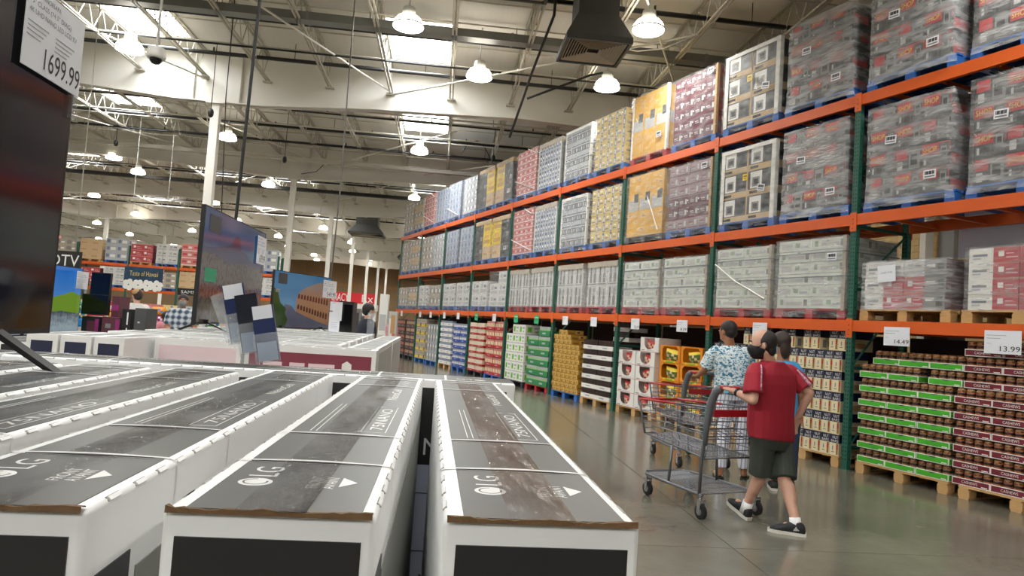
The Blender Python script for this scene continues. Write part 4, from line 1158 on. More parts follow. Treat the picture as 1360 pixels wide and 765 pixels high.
q.box(.030, .074, .53, .532, .0012, .0018, 'print_white'); q.box(.030, .045, .90, .902, .0012, .0018, 'print_white'); q.box(.06, .074, .90, .902, .0012, .0018, 'print_white')
for x in (-.056, -.046): q.box(x-.0008, x+.0008, .52, .92, .0012, .0018, 'print_white')
for k in range(7): q.text('|/\\|', .022, (.066, 1.46+k*.02, e), (0, 1, 0), (-1, 0, 0), 'print_white') if k % 3 == 0 else None
PRINT = q.mesh('model_print')
q = MB(); q.box(-.036, .036, -.004, BL+.004, .0022, .0028, 'tape'); TAPE_B = q.mesh('packing_tape')
q = MB(); q.box(-.036, .036, -.004, BL+.004, .0022, .0028, 'tape_clear'); TAPE_C = q.mesh('packing_tape')
# torn kraft edge along the near end of the lid
def torn(seed):
    rn = random.Random(seed); q = MB(); n = 26; vs = []; fs = []
    for i in range(n+1):
        x = -BW/2+.004+(BW-.008)*i/n
        a = .002+rn.uniform(0, .006)*(.4+.6*abs(sin(i*.7+seed))); z = .0014+rn.uniform(0, .0022)+.0012*sin(i*.5+seed)
        vs += [(x, -.0035, -.003), (x, -.0030, z), (x, a, z-.001), (x, a+.001, .0005)]
    for i in range(n):
        for j in range(3): fs.append((i*4+j, i*4+4+j, i*4+5+j, i*4+1+j))
    q.add(vs, fs, 'kraft_edge'); return q
q = MB(); q.box(-.0030, .0030, 0, .030, -.0015, .0005, 'box_side_grey'); q.box(-.0022, .0030, .004, .030, -.001, .0008, 'box_white'); TAB = q.mesh('edge_tab')
q = MB(); q.box(-BW/2+.015, BW/2-.014, -.002, 0, .05, BH-.027, 'box_black'); ENDP = q.mesh('end_panel')
q = MB(); q.box(0, .0015, .03, .115, .05, BH-.075, 'box_black'); q.box(0, .0015, .135, 1.70, .05, BH-.10, 'box_side_grey')  # grey area paints the greenish shadow on the carton side
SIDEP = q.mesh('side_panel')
q = MB(); q.box(0, .0015, .03, 1.70, .05, BH-.06, 'box_side_grey'); q.text('NANO', .10, (.0022, 1.15, BH-.15), (0, 1, 0), (0, 0, 1), 'print_red', fitw=.42); SIDER = q.mesh('side_panel')
def strap_mesh():
    q = MB(); n = 14; pts = []
    for i in range(n+1):
        x = -BW/2-.001+(BW+.002)*i/n; pts.append((x, .0028+.0025*sin(pi*i/n)))
    vs = []; fs = []
    hw_ = BW/2
    pts = [(-hw_-.0008, -.5), (-hw_-.0008, -.008), (-hw_+.0022, -.0012), (-hw_+.009, .0018)]+[(x, .0020+.0022*sin(pi*i/8)) for i, x in enumerate([-hw_+.012+(BW-.024)*j/8 for j in range(9)])]+[(hw_-.009, .0018), (hw_-.0022, -.0012), (hw_+.0008, -.008), (hw_+.0008, -.5)]
    n = len(pts)-1
    for (x, z) in pts: vs += [(x, -.0035, z), (x, .0035, z)]
    for i in range(n): fs.append((2*i, 2*i+2, 2*i+3, 2*i+1))
    q.add(vs, fs, 'print_white', True)
    return q.mesh('strap')
STRAP = strap_mesh()
def tv_carton(x, y, label, rz=0.0, tape='b', near=True, side='g', seed=0):
    o = thing('television_carton', label, 'carton', (x, y, BOT), rz, 'television cartons stood on edge')
    b_ = ob('carton_body', body_me, o)
    for k in range(5): ob('top_panel', panels[k], o, (0, 0, BH))
    ob('model_print', PRINT, o, (0, 0, BH))['kind'] = 'stuff'; ob('logo_mark', LOGO, o, (0, 0, BH)); ob('direction_mark', ARROW, o, (0, 0, BH))
    for s_ in STR: ob('strap', STRAP, o, (0, s_, BH))
    ob('packing_tape', TAPE_B if tape == 'b' else TAPE_C, o, (0, 0, BH))
    ob('lid_edge', torn(seed).mesh('lid_edge'), o, (0, 0, BH))
    ob('end_panel', ENDP, o, (0, 0, 0))
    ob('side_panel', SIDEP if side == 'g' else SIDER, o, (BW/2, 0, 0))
    rn = random.Random(seed+40)
    for sx in (-1, 1):
        for k in range(24):
            ob('edge_tab', TAB, o, (sx*(BW/2-.0024), .05+k*.069+rn.uniform(-.006, .006), BH-.0024), rot=(0, sx*.785, 0))
    return o
tv_carton(.127, .762, 'white edged television carton nearest the aisle with brown tape', 0.012, 'b', seed=1)
tv_carton(-.160, .757, 'white edged television carton, second from the aisle', -.004, 'c', seed=2)
tv_carton(-.443, .742, 'white edged television carton, third from the aisle', .010, 'c', side='g', seed=3)
tv_carton(-.715, .62, 'white edged television carton, fourth from the aisle', .015, 'c', side='r', seed=4)
tv_carton(-.955, .60, 'white edged television carton, fifth from the aisle', .03, 'c', seed=5)
tv_carton(-1.20, .56, 'white edged television carton below the big television, sixth from aisle', .03, 'b', seed=6)
tv_carton(-1.44, .56, 'white edged television carton left of the big television foot', .02, 'c', seed=7)
tv_carton(-1.68, .56, 'leftmost white edged television carton', .02, 'c', seed=8)
# cartons lying across behind them: the broad printed side faces us
q = MB(); yb = -.0022
q.box(-BL+.03, -.03, -.0016, 0, .03, BH-.03, 'box_black')
q.quad((-BL+.06, yb, .05), (-.06, yb, .05), (-.06, yb, BH-.30), (-BL+.06, yb, BH-.30), 'pale_panel' if 'pale_panel' in MATS else mat('pale_panel', (182, 188, 206), .4, vary=.04))
q.text('NANO', .085, (-.318, yb, BH-.265), (1, 0, 0), (0, 0, 1), 'print_white')
for z in (BH-.40, BH-.60, BH-.72): q.box(-.42, -.14, yb-.001, yb, z, z+.003, 'ink')
q.text('Class', .020, (-.25, yb-.001, BH-.62), (1, 0, 0), (0, 0, 1), 'ink'); q.text('NEW', .034, (-.30, yb-.001, BH-.70), (1, 0, 0), (0, 0, 1), 'ink')
q.text('Magic Remote', .034, (-.30, yb-.001, BH-.745), (1, 0, 0), (0, 0, 1), 'ink'); q.text('NOUVEAU', .034, (-.30, yb-.001, BH-.86), (1, 0, 0), (0, 0, 1), 'ink')
q.text('Telecommande', .034, (-.30, yb-.001, BH-.905), (1, 0, 0), (0, 0, 1), 'ink')
q.tube([(-.20, yb-.001, BH-.58), (-.15, yb-.001, BH-.46)], .003, 'ink', 4)
FACEP = q.mesh('face_panel')
def across(x_right, y, label, seed, tape='c'):
    """carton with its length along -x from x_right"""
    o = thing('television_carton', label, 'carton', (x_right, y, BOT), pi/2, 'television cartons stood on edge')
    # local y runs along world -x, local x along world +y ; body spans x 0..BW after shift
    def C(name, me, loc=(0, 0, 0), rot=None): return ob(name, me, o, (BW/2+loc[0], loc[1], loc[2]), rot=rot)
    C('carton_body', body_me)
    for k in range(5): C('top_panel', panels[k], (0, 0, BH))
    for s_ in STR: C('strap', STRAP, (0, s_, BH))
    C('model_print', PRINT, (0, 0, BH))['kind'] = 'stuff'; C('logo_mark', LOGO, (0, 0, BH)); C('packing_tape', TAPE_C, (0, 0, BH)); C('end_panel', ENDP)
    ob('face_panel', FACEP, o, (0, 0, 0), rz=-pi/2)
    rn = random.Random(seed)
    for sx in (-1, 1):
        for k in range(24): C('edge_tab', TAB, (sx*(BW/2-.0024), .05+k*.069, BH-.0024), (0, sx*.785, 0))
    return o
across(.285, 2.515, 'television carton lying across just behind the front row', 21)
across(-1.50, 2.50, 'television carton lying across at far left behind big television', 23)
# plinth
q = MB()
for y in (.62, 1.4, 2.2, 2.95): q.box(-3.2, .26, y-.06, y+.06, 0, .10, 'wood')
for k in range(17): q.box(-3.2+k*.2, -3.2+k*.2+.17, .56, 3.02, .10, .1395, 'wood')
tag(ob('display_platform', q, None), 'low slatted wooden platform under the television cartons', 'platform')

# ================================================================== SECOND ISLAND
def plain_carton(w, l, h, end='navy', side=None, top='lid_grey', lines=3, g='box_white'):
    """x -w/2..w/2, y 0..l: white carton, printed end facing -y, printed right side"""
    q = MB(); q.box(-w/2, w/2, 0, l, 0, h, g)
    f = .022
    q.box(-w/2+f, w/2-f, -.0015, 0, .04, h-f-.01, end)
    if side: q.box(w/2, w/2+.0015, f, l-f, .04, h-f-.01, side)
    for k in range(lines):
        a, c = f+(l-2*f)*k/lines+.01, f+(l-2*f)*(k+1)/lines-.01
        q.box(-w/2+f, w/2-f, a, c, h, h+.001, top)
    return q.mesh('television_carton')
GRP2 = 'television cartons of the second island'
def isl(me, loc, rz, label):
    return tag(ob('television_carton', me, None, loc, rz), label, 'carton', GRP2)
Z2 = TOPZ+.02
small = plain_carton(.142, .52, Z2, 'navy')
for k in range(3):
    p = at_z(79+37*k, 452, TOPZ-.01)
    isl(small, (-1.90+.147*k, 3.60+.015*k, 0), 0, ['leftmost', 'middle', 'rightmost'][k]+' narrow white carton end with blue panel beyond big television')
lbl = MB()
def across_plain(L, d, h, face, name_txt=None, front=None):
    q = MB(); q.box(-L, 0, 0, d, 0, h, 'box_white'); f = .024
    q.box(-L+f, -f, -.0015, 0, .04, h-f-.012, face)
    if front == 'maroon':
        q.box(-.62, -.617, -.002, -.0015, .04, h-f, 'pink_white')
        q.add([(-.155+.030*cos(2*pi*i/6+pi/6), -.003, h-.10+.034*sin(2*pi*i/6+pi/6)) for i in range(6)], [tuple(range(6))][0:1], 'white_card')
        for a, c in ((-.60, -.50), (-.46, -.38), (-.36, -.22)): q.box(a, c, -.003, -.0015, h-.11, h-.09, 'pink_white')
    for k in range(4):
        a, c = -L+f+(L-2*f)*k/4+.01, -L+f+(L-2*f)*(k+1)/4-.01
        q.box(a, c, f, d-f, h, h+.001, 'lid_grey')
    q.box(-L*.8, -L*.2, d*.42, d*.58, h+.001, h+.0015, 'grey_light')
    return q.mesh('television_carton')
mar = across_plain(.70, .175, Z2, 'maroon_box' if 'maroon_box' in MATS else mat('maroon_box', (128, 52, 68), .5, vary=.06), front='maroon')
isl(mar, (-.335, 3.92, 0), 0, 'maroon printed carton lying across, front of the second island')
pk = across_plain(.45, .175, Z2, 'pink_white')
isl(pk, (-1.06, 3.94, 0), 0.0, 'pale pink carton lying across, left of the maroon carton')
pl = across_plain(1.36, .175, Z2, 'pink_white')
plb = across_plain(1.36, .175, Z2-.03, 'grey_light')
for k in range(18):
    isl(pl if k % 3 else plb, (-.58-.006*k, 4.18+k*.19, 0), 0, f'white carton lying across, {ORD[k] if k < 16 else ["seventeenth", "eighteenth"][k-16]} row behind the maroon carton')
endb = plain_carton(.175, 1.5, Z2-.004, 'box_black', 'grey_light')
isl(endb, (-.44, 4.25, 0), 0.012, 'white carton end on at the right corner of second island')
isl(endb, (-.46, 5.85, 0), 0.012, 'white carton farther along the right edge of second island')

# ---- televisions
def screen_mat(name, ramp, mode='z', e=.6, horiz=False, scale=2.0, rough=.1):
    """picture or painted reflection on a lit panel: soft bands of colour over the height, broken by noise"""
    m = bpy.data.materials.new(name); m.use_nodes = True; N = m.node_tree.nodes; L = m.node_tree.links
    b = N['Principled BSDF']; b.inputs['Base Color'].default_value = (.008, .008, .01, 1); b.inputs['Roughness'].default_value = rough
    tc = N.new('ShaderNodeTexCoord'); sp = N.new('ShaderNodeSeparateXYZ'); L.new(tc.outputs['Object'], sp.inputs[0])
    nz = N.new('ShaderNodeTexNoise'); nz.inputs['Scale'].default_value = scale; nz.inputs['Detail'].default_value = 5; L.new(tc.outputs['Object'], nz.inputs['Vector'])
    ma = N.new('ShaderNodeMath'); ma.operation = 'MULTIPLY_ADD'; ma.inputs[1].default_value = .35; L.new(nz.outputs['Fac'], ma.inputs[0]); L.new(sp.outputs['Z'], ma.inputs[2])
    cr = N.new('ShaderNodeValToRGB'); els = cr.color_ramp.elements
    while len(els) > 1: els.remove(els[-1])
    els[0].position = ramp[0][0]; els[0].color = srgb(*ramp[0][1])
    for p, c in ramp[1:]:
        k = els.new(p); k.color = srgb(*c)
    L.new(nz.outputs['Fac'] if mode == 'noise' else ma.outputs[0], cr.inputs[0]); L.new(cr.outputs[0], b.inputs['Emission Color']); b.inputs['Emission Strength'].default_value = e
    MATS[name] = m
screen_mat('pic_reflection', [(0.0, (40, 6, 10)), (.17, (96, 14, 22)), (.26, (14, 12, 13)), (.55, (26, 26, 27)), (.66, (60, 14, 16)), (.74, (12, 12, 12)), (1.0, (16, 15, 15))], e=.35, scale=.7)  # dark red bands paint reflections into the screen colour and its glow
screen_mat('pic_town', [(.36, (30, 30, 44)), (.46, (66, 56, 62)), (.54, (120, 98, 70)), (.60, (74, 62, 84)), (.7, (140, 124, 96))], e=.36, scale=26, mode='noise')
screen_mat('pic_sky', [(.6, (104, 120, 140)), (.9, (56, 92, 130)), (1.0, (34, 70, 112))], e=.32, scale=2)
screen_mat('pic_mount', [(.3, (70, 56, 78)), (.8, (82, 74, 112)), (1.0, (110, 70, 76))], e=.25, scale=8)
screen_mat('pic_dusk', [(.2, (150, 170, 190)), (.6, (88, 140, 176)), (1.0, (60, 116, 160))], e=.42, scale=1)
screen_mat('pic_stone', [(.2, (150, 108, 78)), (.5, (170, 124, 88)), (.9, (150, 130, 118))], e=.42, scale=9)
screen_mat('pic_road', [(0, (66, 70, 92)), (.5, (110, 110, 126))], e=.35, scale=5)
screen_mat('pic_tree', [(0, (30, 54, 26)), (.6, (70, 98, 40))], e=.3, scale=16)
screen_mat('pic_arch', [(0, (60, 34, 26)), (.6, (84, 50, 36))], e=.5, scale=9)
screen_mat('pic_hill', [(0, (84, 130, 40)), (.5, (128, 168, 50))], e=.42, scale=6)
screen_mat('pic_rock', [(0, (90, 110, 120)), (.3, (150, 166, 172)), (.5, (70, 80, 86))], e=.6, scale=18)
screen_mat('pic_clear', [(.2, (120, 180, 230)), (1.0, (40, 120, 215))], e=.45, scale=2)
def television(loc, rz, w, h, foot, label, picture, z0=.03, legs='v'):
    """screen in the x-z plane facing -y, stand foot on loc.z"""
    o = thing('television', label, 'television', loc, rz)
    q = MB(); q.box(-w/2, w/2, .004, .030, z0, z0+h, 'black'); q.box(-w*.36, w*.36, .03, .06, z0+.06, z0+h*.55, 'black'); ob('cabinet', q, o)
    q = MB(); t = .008
    for a, c, d_, e_ in ((-w/2, -w/2+t, z0, z0+h), (w/2-t, w/2, z0, z0+h), (-w/2+t, w/2-t, z0, z0+t*1.8), (-w/2+t, w/2-t, z0+h-t, z0+h)): q.box(a, c, -.001, .004, d_, e_, 'black')
    ob('bezel', q, o)
    picture(o, -w/2+t, w/2-t, z0+t*1.8, z0+h-t)
    lt = .02 if z0 > .08 else .012
    for x in foot:
        q = MB(); sg = 1 if x > 0 else -1
        for dy in (-.15, .15):
            q.prism([(dy*.08-.012, z0+.02), (dy*.08+.016, z0+.02), (dy+.02*(1 if dy > 0 else -1)+.010, .004), (dy+.02*(1 if dy > 0 else -1)-.018, .0)], 'x', x-lt, x+lt, 'black')
        q.box(x-.012, x+.012, -.03, .045, z0+.005, z0+.035, 'black')
        ob('stand_leg', q, o)
    return o
def poly(o, name, pts, m, y=-.0006):
    q = MB(); q.add([(x, y, z) for x, z in pts], [tuple(range(len(pts)))], m); return ob(name, q, o)
def pic1(o, x0, x1, z0, z1): poly(o, 'screen', [(x0, z0), (x1, z0), (x1, z1), (x0, z1)], 'pic_reflection')
def pic2(o, x0, x1, z0, z1):
    W, H = x1-x0, z1-z0
    poly(o, 'screen', [(x0, z0), (x1, z0), (x1, z1), (x0, z1)], 'pic_sky', .001)
    P = lambda u, v: (x0+u*W, z0+v*H)
    poly(o, 'screen_mountain', [P(0, .5), P(1, .5), P(1, .62), P(.9, .66), P(.75, .64), P(.62, .72), P(.56, .71), P(.52, .84), P(.47, .85), P(.38, .74), P(.25, .70), P(.1, .66), P(0, .66)], 'pic_mount', .0002)
    poly(o, 'screen_town', [P(0, 0), P(1, 0), P(1, .60), P(.8, .58), P(.6, .60), P(.35, .56), P(.15, .62), P(0, .6)], 'pic_town')
    q = MB(); q.box(P(.05, 0)[0], P(.2, 0)[0], -.002, -.001, P(0, .36)[1], P(0, .48)[1], 'teal'); ob('screen_badge', q, o)
    q = MB(); q.box(P(.06, 0)[0], P(.22, 0)[0], -.002, -.001, P(0, .80)[1], P(0, .95)[1], 'grey_dark'); ob('screen_badge', q, o)
def pic3(o, x0, x1, z0, z1):
    W, H = x1-x0, z1-z0; P = lambda u, v: (x0+u*W, z0+v*H)
    poly(o, 'screen', [P(0, 0), P(1, 0), P(1, 1), P(0, 1)], 'pic_dusk', .001)
    top = [(.38, .55), (.42, .66), (.5, .74), (.6, .80), (.72, .86), (.85, .90), (1, .93)]
    poly(o, 'screen_arena', [P(1, .06), P(1, .93)]+[P(u, v) for u, v in reversed(top)]+[P(.38, .30), P(.55, .22), P(.75, .14)], 'pic_stone', .0004)
    poly(o, 'screen_road', [P(0, 0), P(1, 0), P(1, .06), P(.75, .14), P(.55, .22), P(.38, .30), P(.3, .40), P(.2, .42)], 'pic_road', .0002)
    poly(o, 'screen_tree', [P(0, 0), P(.22, 0), P(.26, .14), P(.2, .26), P(.22, .34), P(.12, .44), P(.06, .66), P(0, .7)], 'pic_tree', -.0002)
    q = MB()
    for lv, (a, b_) in enumerate(((.22, .40), (.44, .60))):
        for i in range(11):
            u = .42+.052*i; k = (u-.38)/.62
            zb = z0+H*((.30-.20*k) + (.06 if lv == 0 else .25+.10*k)); hh = H*(.09+.05*k)
            ww = W*.017
            xx = x0+u*W
            q.add([(xx-ww, -.0002, zb), (xx+ww, -.0002, zb), (xx+ww, -.0002, zb+hh*.7), (xx, -.0002, zb+hh), (xx-ww, -.0002, zb+hh*.7)], [(0, 1, 2, 3, 4)], 'pic_arch')
    ob('screen_arches', q, o)['kind'] = 'stuff'
    q = MB(); q.box(P(.06, 0)[0], P(.2, 0)[0], -.002, -.001, P(0, .78)[1], P(0, .97)[1], 'grey_dark'); ob('screen_badge', q, o)
    q = MB(); q.box(P(.03, 0)[0], P(.1, 0)[0], -.002, -.001, P(0, .62)[1], P(0, .68)[1], 'grey_mid'); ob('screen_badge', q, o)
def pic4(o, x0, x1, z0, z1):
    W, H = x1-x0, z1-z0; P = lambda u, v: (x0+u*W, z0+v*H)
    poly(o, 'screen', [P(0, 0), P(1, 0), P(1, 1), P(0, 1)], 'pic_clear', .001)
    poly(o, 'screen_hill', [P(0, .2), P(1, .2), P(1, .58), P(.85, .64), P(.7, .58), P(.5, .52), P(0, .4)], 'pic_hill', .0003)
    poly(o, 'screen_rocks', [P(0, 0), P(1, 0), P(1, .30), P(.7, .34), P(.4, .3), P(0, .33)], 'pic_rock')
def tv_price(o, x, z, w, h, price, lines, name='price_card', y=-.012):
    q = MB(); q.box(-w/2, w/2, -.003, 0, 0, h, 'paper')
    for k, t in enumerate(lines): q.text(t, .085*h, (-w*.46, -.0036, h*(.88-.11*k)), (1, 0, 0), (0, 0, 1), 'ink_grey', fitw=w*(.5 if k == 0 else .82 if k == 2 else .7))
    for side in (0, 1):
        for k in range(4): q.box(-w*.46+side*w*.46, -w*.46+side*w*.46+w*(.34-.04*k), -.0036, -.003, h*(.54-.055*k), h*(.555-.055*k), 'ink_light')
    if price: q.text(price, .26*h/.7, (-w*.20, -.0036, h*.08), (1, 0, 0), (0, 0, 1), 'ink', fitw=w*.64)
    c = ob(name, q, o, (x, y, z)); c['label'] = 'white price card' + (f' reading {price}' if price else '')
    q = MB(); q.box(-.012, .012, -.006, .03, -.07, .0, 'acrylic_sheet'); ob('card_clip', q, c, (w*.46, .004, 0))
    return c
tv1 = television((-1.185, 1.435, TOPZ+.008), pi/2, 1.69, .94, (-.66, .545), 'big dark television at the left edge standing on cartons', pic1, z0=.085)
tv_price(tv1, .695, .085+.735, .30, .232, '1699.99', ['LG 75NANO85APA', '75" CLASS (74.5" DIAG)', '4K UHD NANO LED LCD TV'])
tv2 = television((-1.68, 5.90, TOPZ+.022), pi/2, 1.70, .84, (-.68, .68), 'tall lit television showing a mountain town behind the brochures', pic2, z0=.05)
tv_price(tv2, .68, .59, .30, .25, '679.99', ['UHD LED TV', '65" CLASS', '4K UHD LED LCD TV'])
dv = Vector((.40, .9165, 0)); c3 = Vector((-2.12, 9.1, 0))+dv*.66
tv3 = television((c3.x, c3.y, 1.235), atan2(dv.y, dv.x), 1.32, .74, (-.45, .45), 'lit television showing an ancient arena at dusk', pic3, z0=.05)
tv_price(tv3, .60, .50, .34, .25, '549.99', ['UHD LED TV', '58" CLASS', '4K UHD LED LCD TV'])
tv4 = television((-4.72, 9.0, 1.0), pi/2, 1.5, .86, (-.5, .5), 'television showing a green hill beside the big dark television', pic4, z0=.03)
tv_price(tv4, .72, .62, .30, .23, '', ['UHD LED TV', '55" CLASS', '4K UHD LED LCD TV'])
# ---- brochure holder on the across cartons
hb = at_y(356, 484, 2.66)
o = thing('brochure_holder', 'clear stepped brochure holder with navy leaflets on the cartons', 'brochure holder', (hb.x, 2.66, TOPZ+.006))
def slab_between(p0, p1, w, t, m, parent, name, y0):
    a = Vector((p0.x, p0.y, p0.z)); c = Vector((p1.x, p1.y, p1.z)); up = (c-a); L_ = up.length; up.normalize()
    side = up.cross(Vector((0, 1, 0))).normalized(); nrm = side.cross(up)
    q = MB(); base = Vector(o.location)
    def P(u, v, n): return a-base+side*u+up*v+nrm*n
    vs = [P(-w/2, 0, -t/2), P(w/2, 0, -t/2), P(w/2, 0, t/2), P(-w/2, 0, t/2), P(-w/2, L_, -t/2), P(w/2, L_, -t/2), P(w/2, L_, t/2), P(-w/2, L_, t/2)]
    q.add(vs, [(0, 3, 2, 1), (4, 5, 6, 7), (0, 1, 5, 4), (1, 2, 6, 5), (2, 3, 7, 6), (3, 0, 4, 7)], m)
    return ob(name, q, parent)
mat('leaf_navy', (34, 48, 92), .35, vary=.08); mat('leaf_dark', (26, 30, 44), .35, vary=.08); mat('leaf_pale', (150, 166, 190), .35, vary=.06)
for k, (b0, t0, mm) in enumerate((((322, 454), (309, 378), 'leaf_navy'), ((337, 467), (326, 391), 'leaf_dark'), ((358, 479), (348, 406), 'leaf_navy'))):
    y = 2.72-.03*k
    B_, T_ = at_y(*b0, y), at_y(*t0, y)
    s1 = slab_between(B_, T_, .078, .016, mm, o, 'leaflet_stack', y)
    h1 = B_.lerp(T_, .76); slab_between(Vector((h1.x, y-.0095, h1.z)), Vector((T_.x, y-.0095, T_.z)), .070, .002, 'paper' if k != 1 else 'leaf_dark', s1, 'leaflet_header', y)
    h2 = B_.lerp(T_, .34); slab_between(Vector((B_.x, y-.0095, B_.z)), Vector((h2.x, y-.0095, h2.z)), .070, .002, 'leaf_pale', s1, 'leaflet_print', y)
    h3 = B_.lerp(T_, .5); slab_between(Vector((B_.x, y-.016, B_.z-.006)), Vector((h3.x, y-.016, h3.z)), .090, .003, 'acrylic_sheet', o, 'clear_pocket', y)
B_, T_ = at_y(318, 450, 2.76), at_y(296, 388, 2.76); slab_between(B_, T_, .10, .004, 'acrylic_sheet', o, 'clear_back', 2.76)
B_, T_ = at_y(350, 478, 2.70), at_y(320, 440, 2.70); slab_between(B_, T_, .12, .004, 'acrylic_sheet', o, 'clear_side', 2.75)
# ---- small sign holders on the islands
def sign_holder(px, py, Y, w, h, label, z0, clear=False, txt=False):
    p = at_y(px, py, Y); o = thing('sign_holder', label, 'sign holder', (p.x, Y, z0))
    q = MB(); q.box(-w/2, w/2, -.04, .04, 0, .006, 'acrylic_sheet'); ob('base', q, o)
    q = MB(); q.box(-w/2, w/2, -.003, .003, .006, h, 'acrylic_sheet' if clear else 'paper')
    if not clear:
        for k in range(4): q.box(-w*.35, w*.3, -.004, -.003, h*(.75-.14*k), h*(.77-.14*k), 'ink_light')
    ob('sheet', q, o)
sign_holder(443, 443, 7.2, .10, .13, 'small white sign holder at the back of second island', Z2+.0)
sign_holder(491, 449, 6.6, .065, .22, 'tall clear empty sign holder on the second island corner', Z2+.0, True)

# ================================================================== THIRD ISLAND AND THE FAR DEPARTMENTS
lowb = plain_carton(.175, 1.7, 1.22, 'grey_light')
for k in range(8):
    isl(lowb, (-2.6+k*.21, 8.55, 0), 0, f'white carton under the arena television, {ORD[k]} from left')
lowc = plain_carton(.30, 3.0, .995, 'box_black')
for k in range(9):
    isl(lowc, (-6.1+k*.32, 8.0, 0), 0, f'low white carton under the green hill television, {ORD[k]} from left')
def block_thing(name, label, cat, px0, py0, px1, py1, Y, d, base, prints=(), z0=None):
    """an upright box whose front covers a given patch at distance Y; rests on z0"""
    a = at_y(px0, py1, Y); c = at_y(px1, py0, Y)
    w = c.x-a.x; zb = a.z if z0 is None else z0; h = c.z-zb
    q = MB(); q.box(-w/2, w/2, 0, d, 0, h, base)
    for k, (u0, v0, u1, v1, m) in enumerate(prints): q.box(-w/2+u0*w, -w/2+u1*w, -.004-.001*k, 0, v0*h, v1*h, m)
    return tag(ob(name, q, None, ((a.x+c.x)/2, Y, zb)), label, cat)
mat('purple', (150, 40, 110), .45, vary=.15)
ZL = .996
block_thing('speaker_box', 'black and pink speaker carton at left on the low cartons', 'box', 107, 421, 133, 444, 9.6, .4, 'black', [(.05, .0, .95, .12, 'purple'), (.3, .2, .75, .8, 'maroon_dark'), (.75, .3, .95, .9, 'purple')], ZL)
block_thing('speaker_box', 'black and pink speaker carton, right of its twin', 'box', 134, 422, 160, 444, 9.6, .14, 'maroon_dark', [(.0, .0, .5, .1, 'purple'), (.75, .1, .98, .9, 'purple'), (.2, .5, .5, .7, 'grey_mid')], ZL)
b1 = block_thing('television', 'wide black television turned off on speaker cartons', 'television', 107, 392, 145, 421, 9.7, .06, 'black', [(.03, .05, .97, .97, 'screen_black')], at_y(120, 421, 9.6).z+.03)
block_thing('monitor', 'small black monitor stacked above the wide one', 'monitor', 119, 363, 148, 392, 9.75, .05, 'black', [(.03, .04, .97, .97, 'screen_black')], at_y(120, 392, 9.7).z)
block_thing('speaker_box', 'purple carton beside the wide black television', 'box', 147, 394, 160, 421, 9.75, .3, 'maroon_dark', [(.1, .3, .9, .6, 'purple')], at_y(140, 421, 9.6).z)
block_thing('tower_box', 'tall black carton with white print', 'box', 160, 411, 175, 442, 9.5, .3, 'black', [(.55, .5, .7, .9, 'white_card'), (.55, .15, .68, .4, 'white_card')], ZL)
block_thing('safe', 'dark grey safe beside the black tower carton', 'safe', 177, 410, 195, 441, 9.4, .35, 'grey_dark', [(.1, .1, .9, .9, 'grey_dark'), (.3, .55, .5, .6, 'grey_light')], ZL)
# HDTV sign
s = at_y(93, 347, 11.0)
o = thing('department_sign', 'black hanging sign with white HDTV lettering', 'sign', (s.x, 11.0, s.z))
q = MB(); q.box(-.62, .14, 0, .05, -.16, .15, 'black'); ob('panel', q, o)
q = MB(); q.text('HDTV', .24, (-.44, -.004, -.07), (1, 0, 0), (0, 0, 1), 'white_card', fitw=.55); ob('lettering', q, o)
q = MB(); q.tube([(-.5, .02, .15), (-.5, .02, 6.2-s.z)], .008, 'cable_white', 4); ob('hanger', q, o)
q = MB(); q.tube([(.05, .02, .15), (.05, .02, 6.2-s.z)], .008, 'cable_white', 4); ob('hanger', q, o)
q = MB(); q.box(-.62, .18, 0, .25, -.34, -.24, 'black'); ob('lower_shelf', q, o)
# brand board, right of plaid shopper
s = at_y(258, 388, 13.5); q = MB(); q.box(-.3, .3, 0, .05, -.07, .06, 'black'); q.text('SAMSUNG', .08, (-.24, -.004, -.035), (1, 0, 0), (0, 0, 1), 'white_card', fitw=.48); q.box(-.28, -.25, .01, .04, -s.z, -.07, 'grey_mid'); q.box(.25, .28, .01, .04, -s.z, -.07, 'grey_mid')
tag(ob('brand_board', q, None, (s.x, 13.5, s.z)), 'black brand board with white letters behind plaid shopper', 'sign')
# Taste of Hawaii banner
a = at_y(163, 384, 24.0); c = at_y(217, 357, 24.0); w = c.x-a.x; h = c.z-a.z
o = thing('banner', 'dark blue banner reading Taste of Hawaii with white flowers', 'banner', ((a.x+c.x)/2, 24.0, a.z))
mat('banner_blue', (24, 58, 84), .6, vary=.35, scale=3)
q = MB(); q.box(-w/2, w/2, 0, .03, 0, h, 'banner_blue'); ob('cloth', q, o)
q = MB(); q.text('Taste of Hawaii', h*.30, (-w*.36, -.01, h*.62), (1, 0, 0), (0, 0, 1), 'yellow_pale', fitw=w*.74); ob('lettering', q, o)
for k in range(4):
    q = MB()
    for j in range(5):
        an = 2*pi*j/5+k; q.add([(.11*h*cos(an)*1.3+.12*h*cos(2*pi*i/10), -.012-.001*j, .11*h*sin(an)*1.3+.12*h*sin(2*pi*i/10)) for i in range(10)], [tuple(range(9, -1, -1))], 'white_card')
    ob('flower', q, o, (-w*.36+k*w*.245, 0, h*.22))
for x in (-w*.45, w*.45):
    q = MB(); q.tube([(x, .015, h), (x, .015, DECK-a.z)], .01, 'cable_white', 4); ob('hanger', q, o)
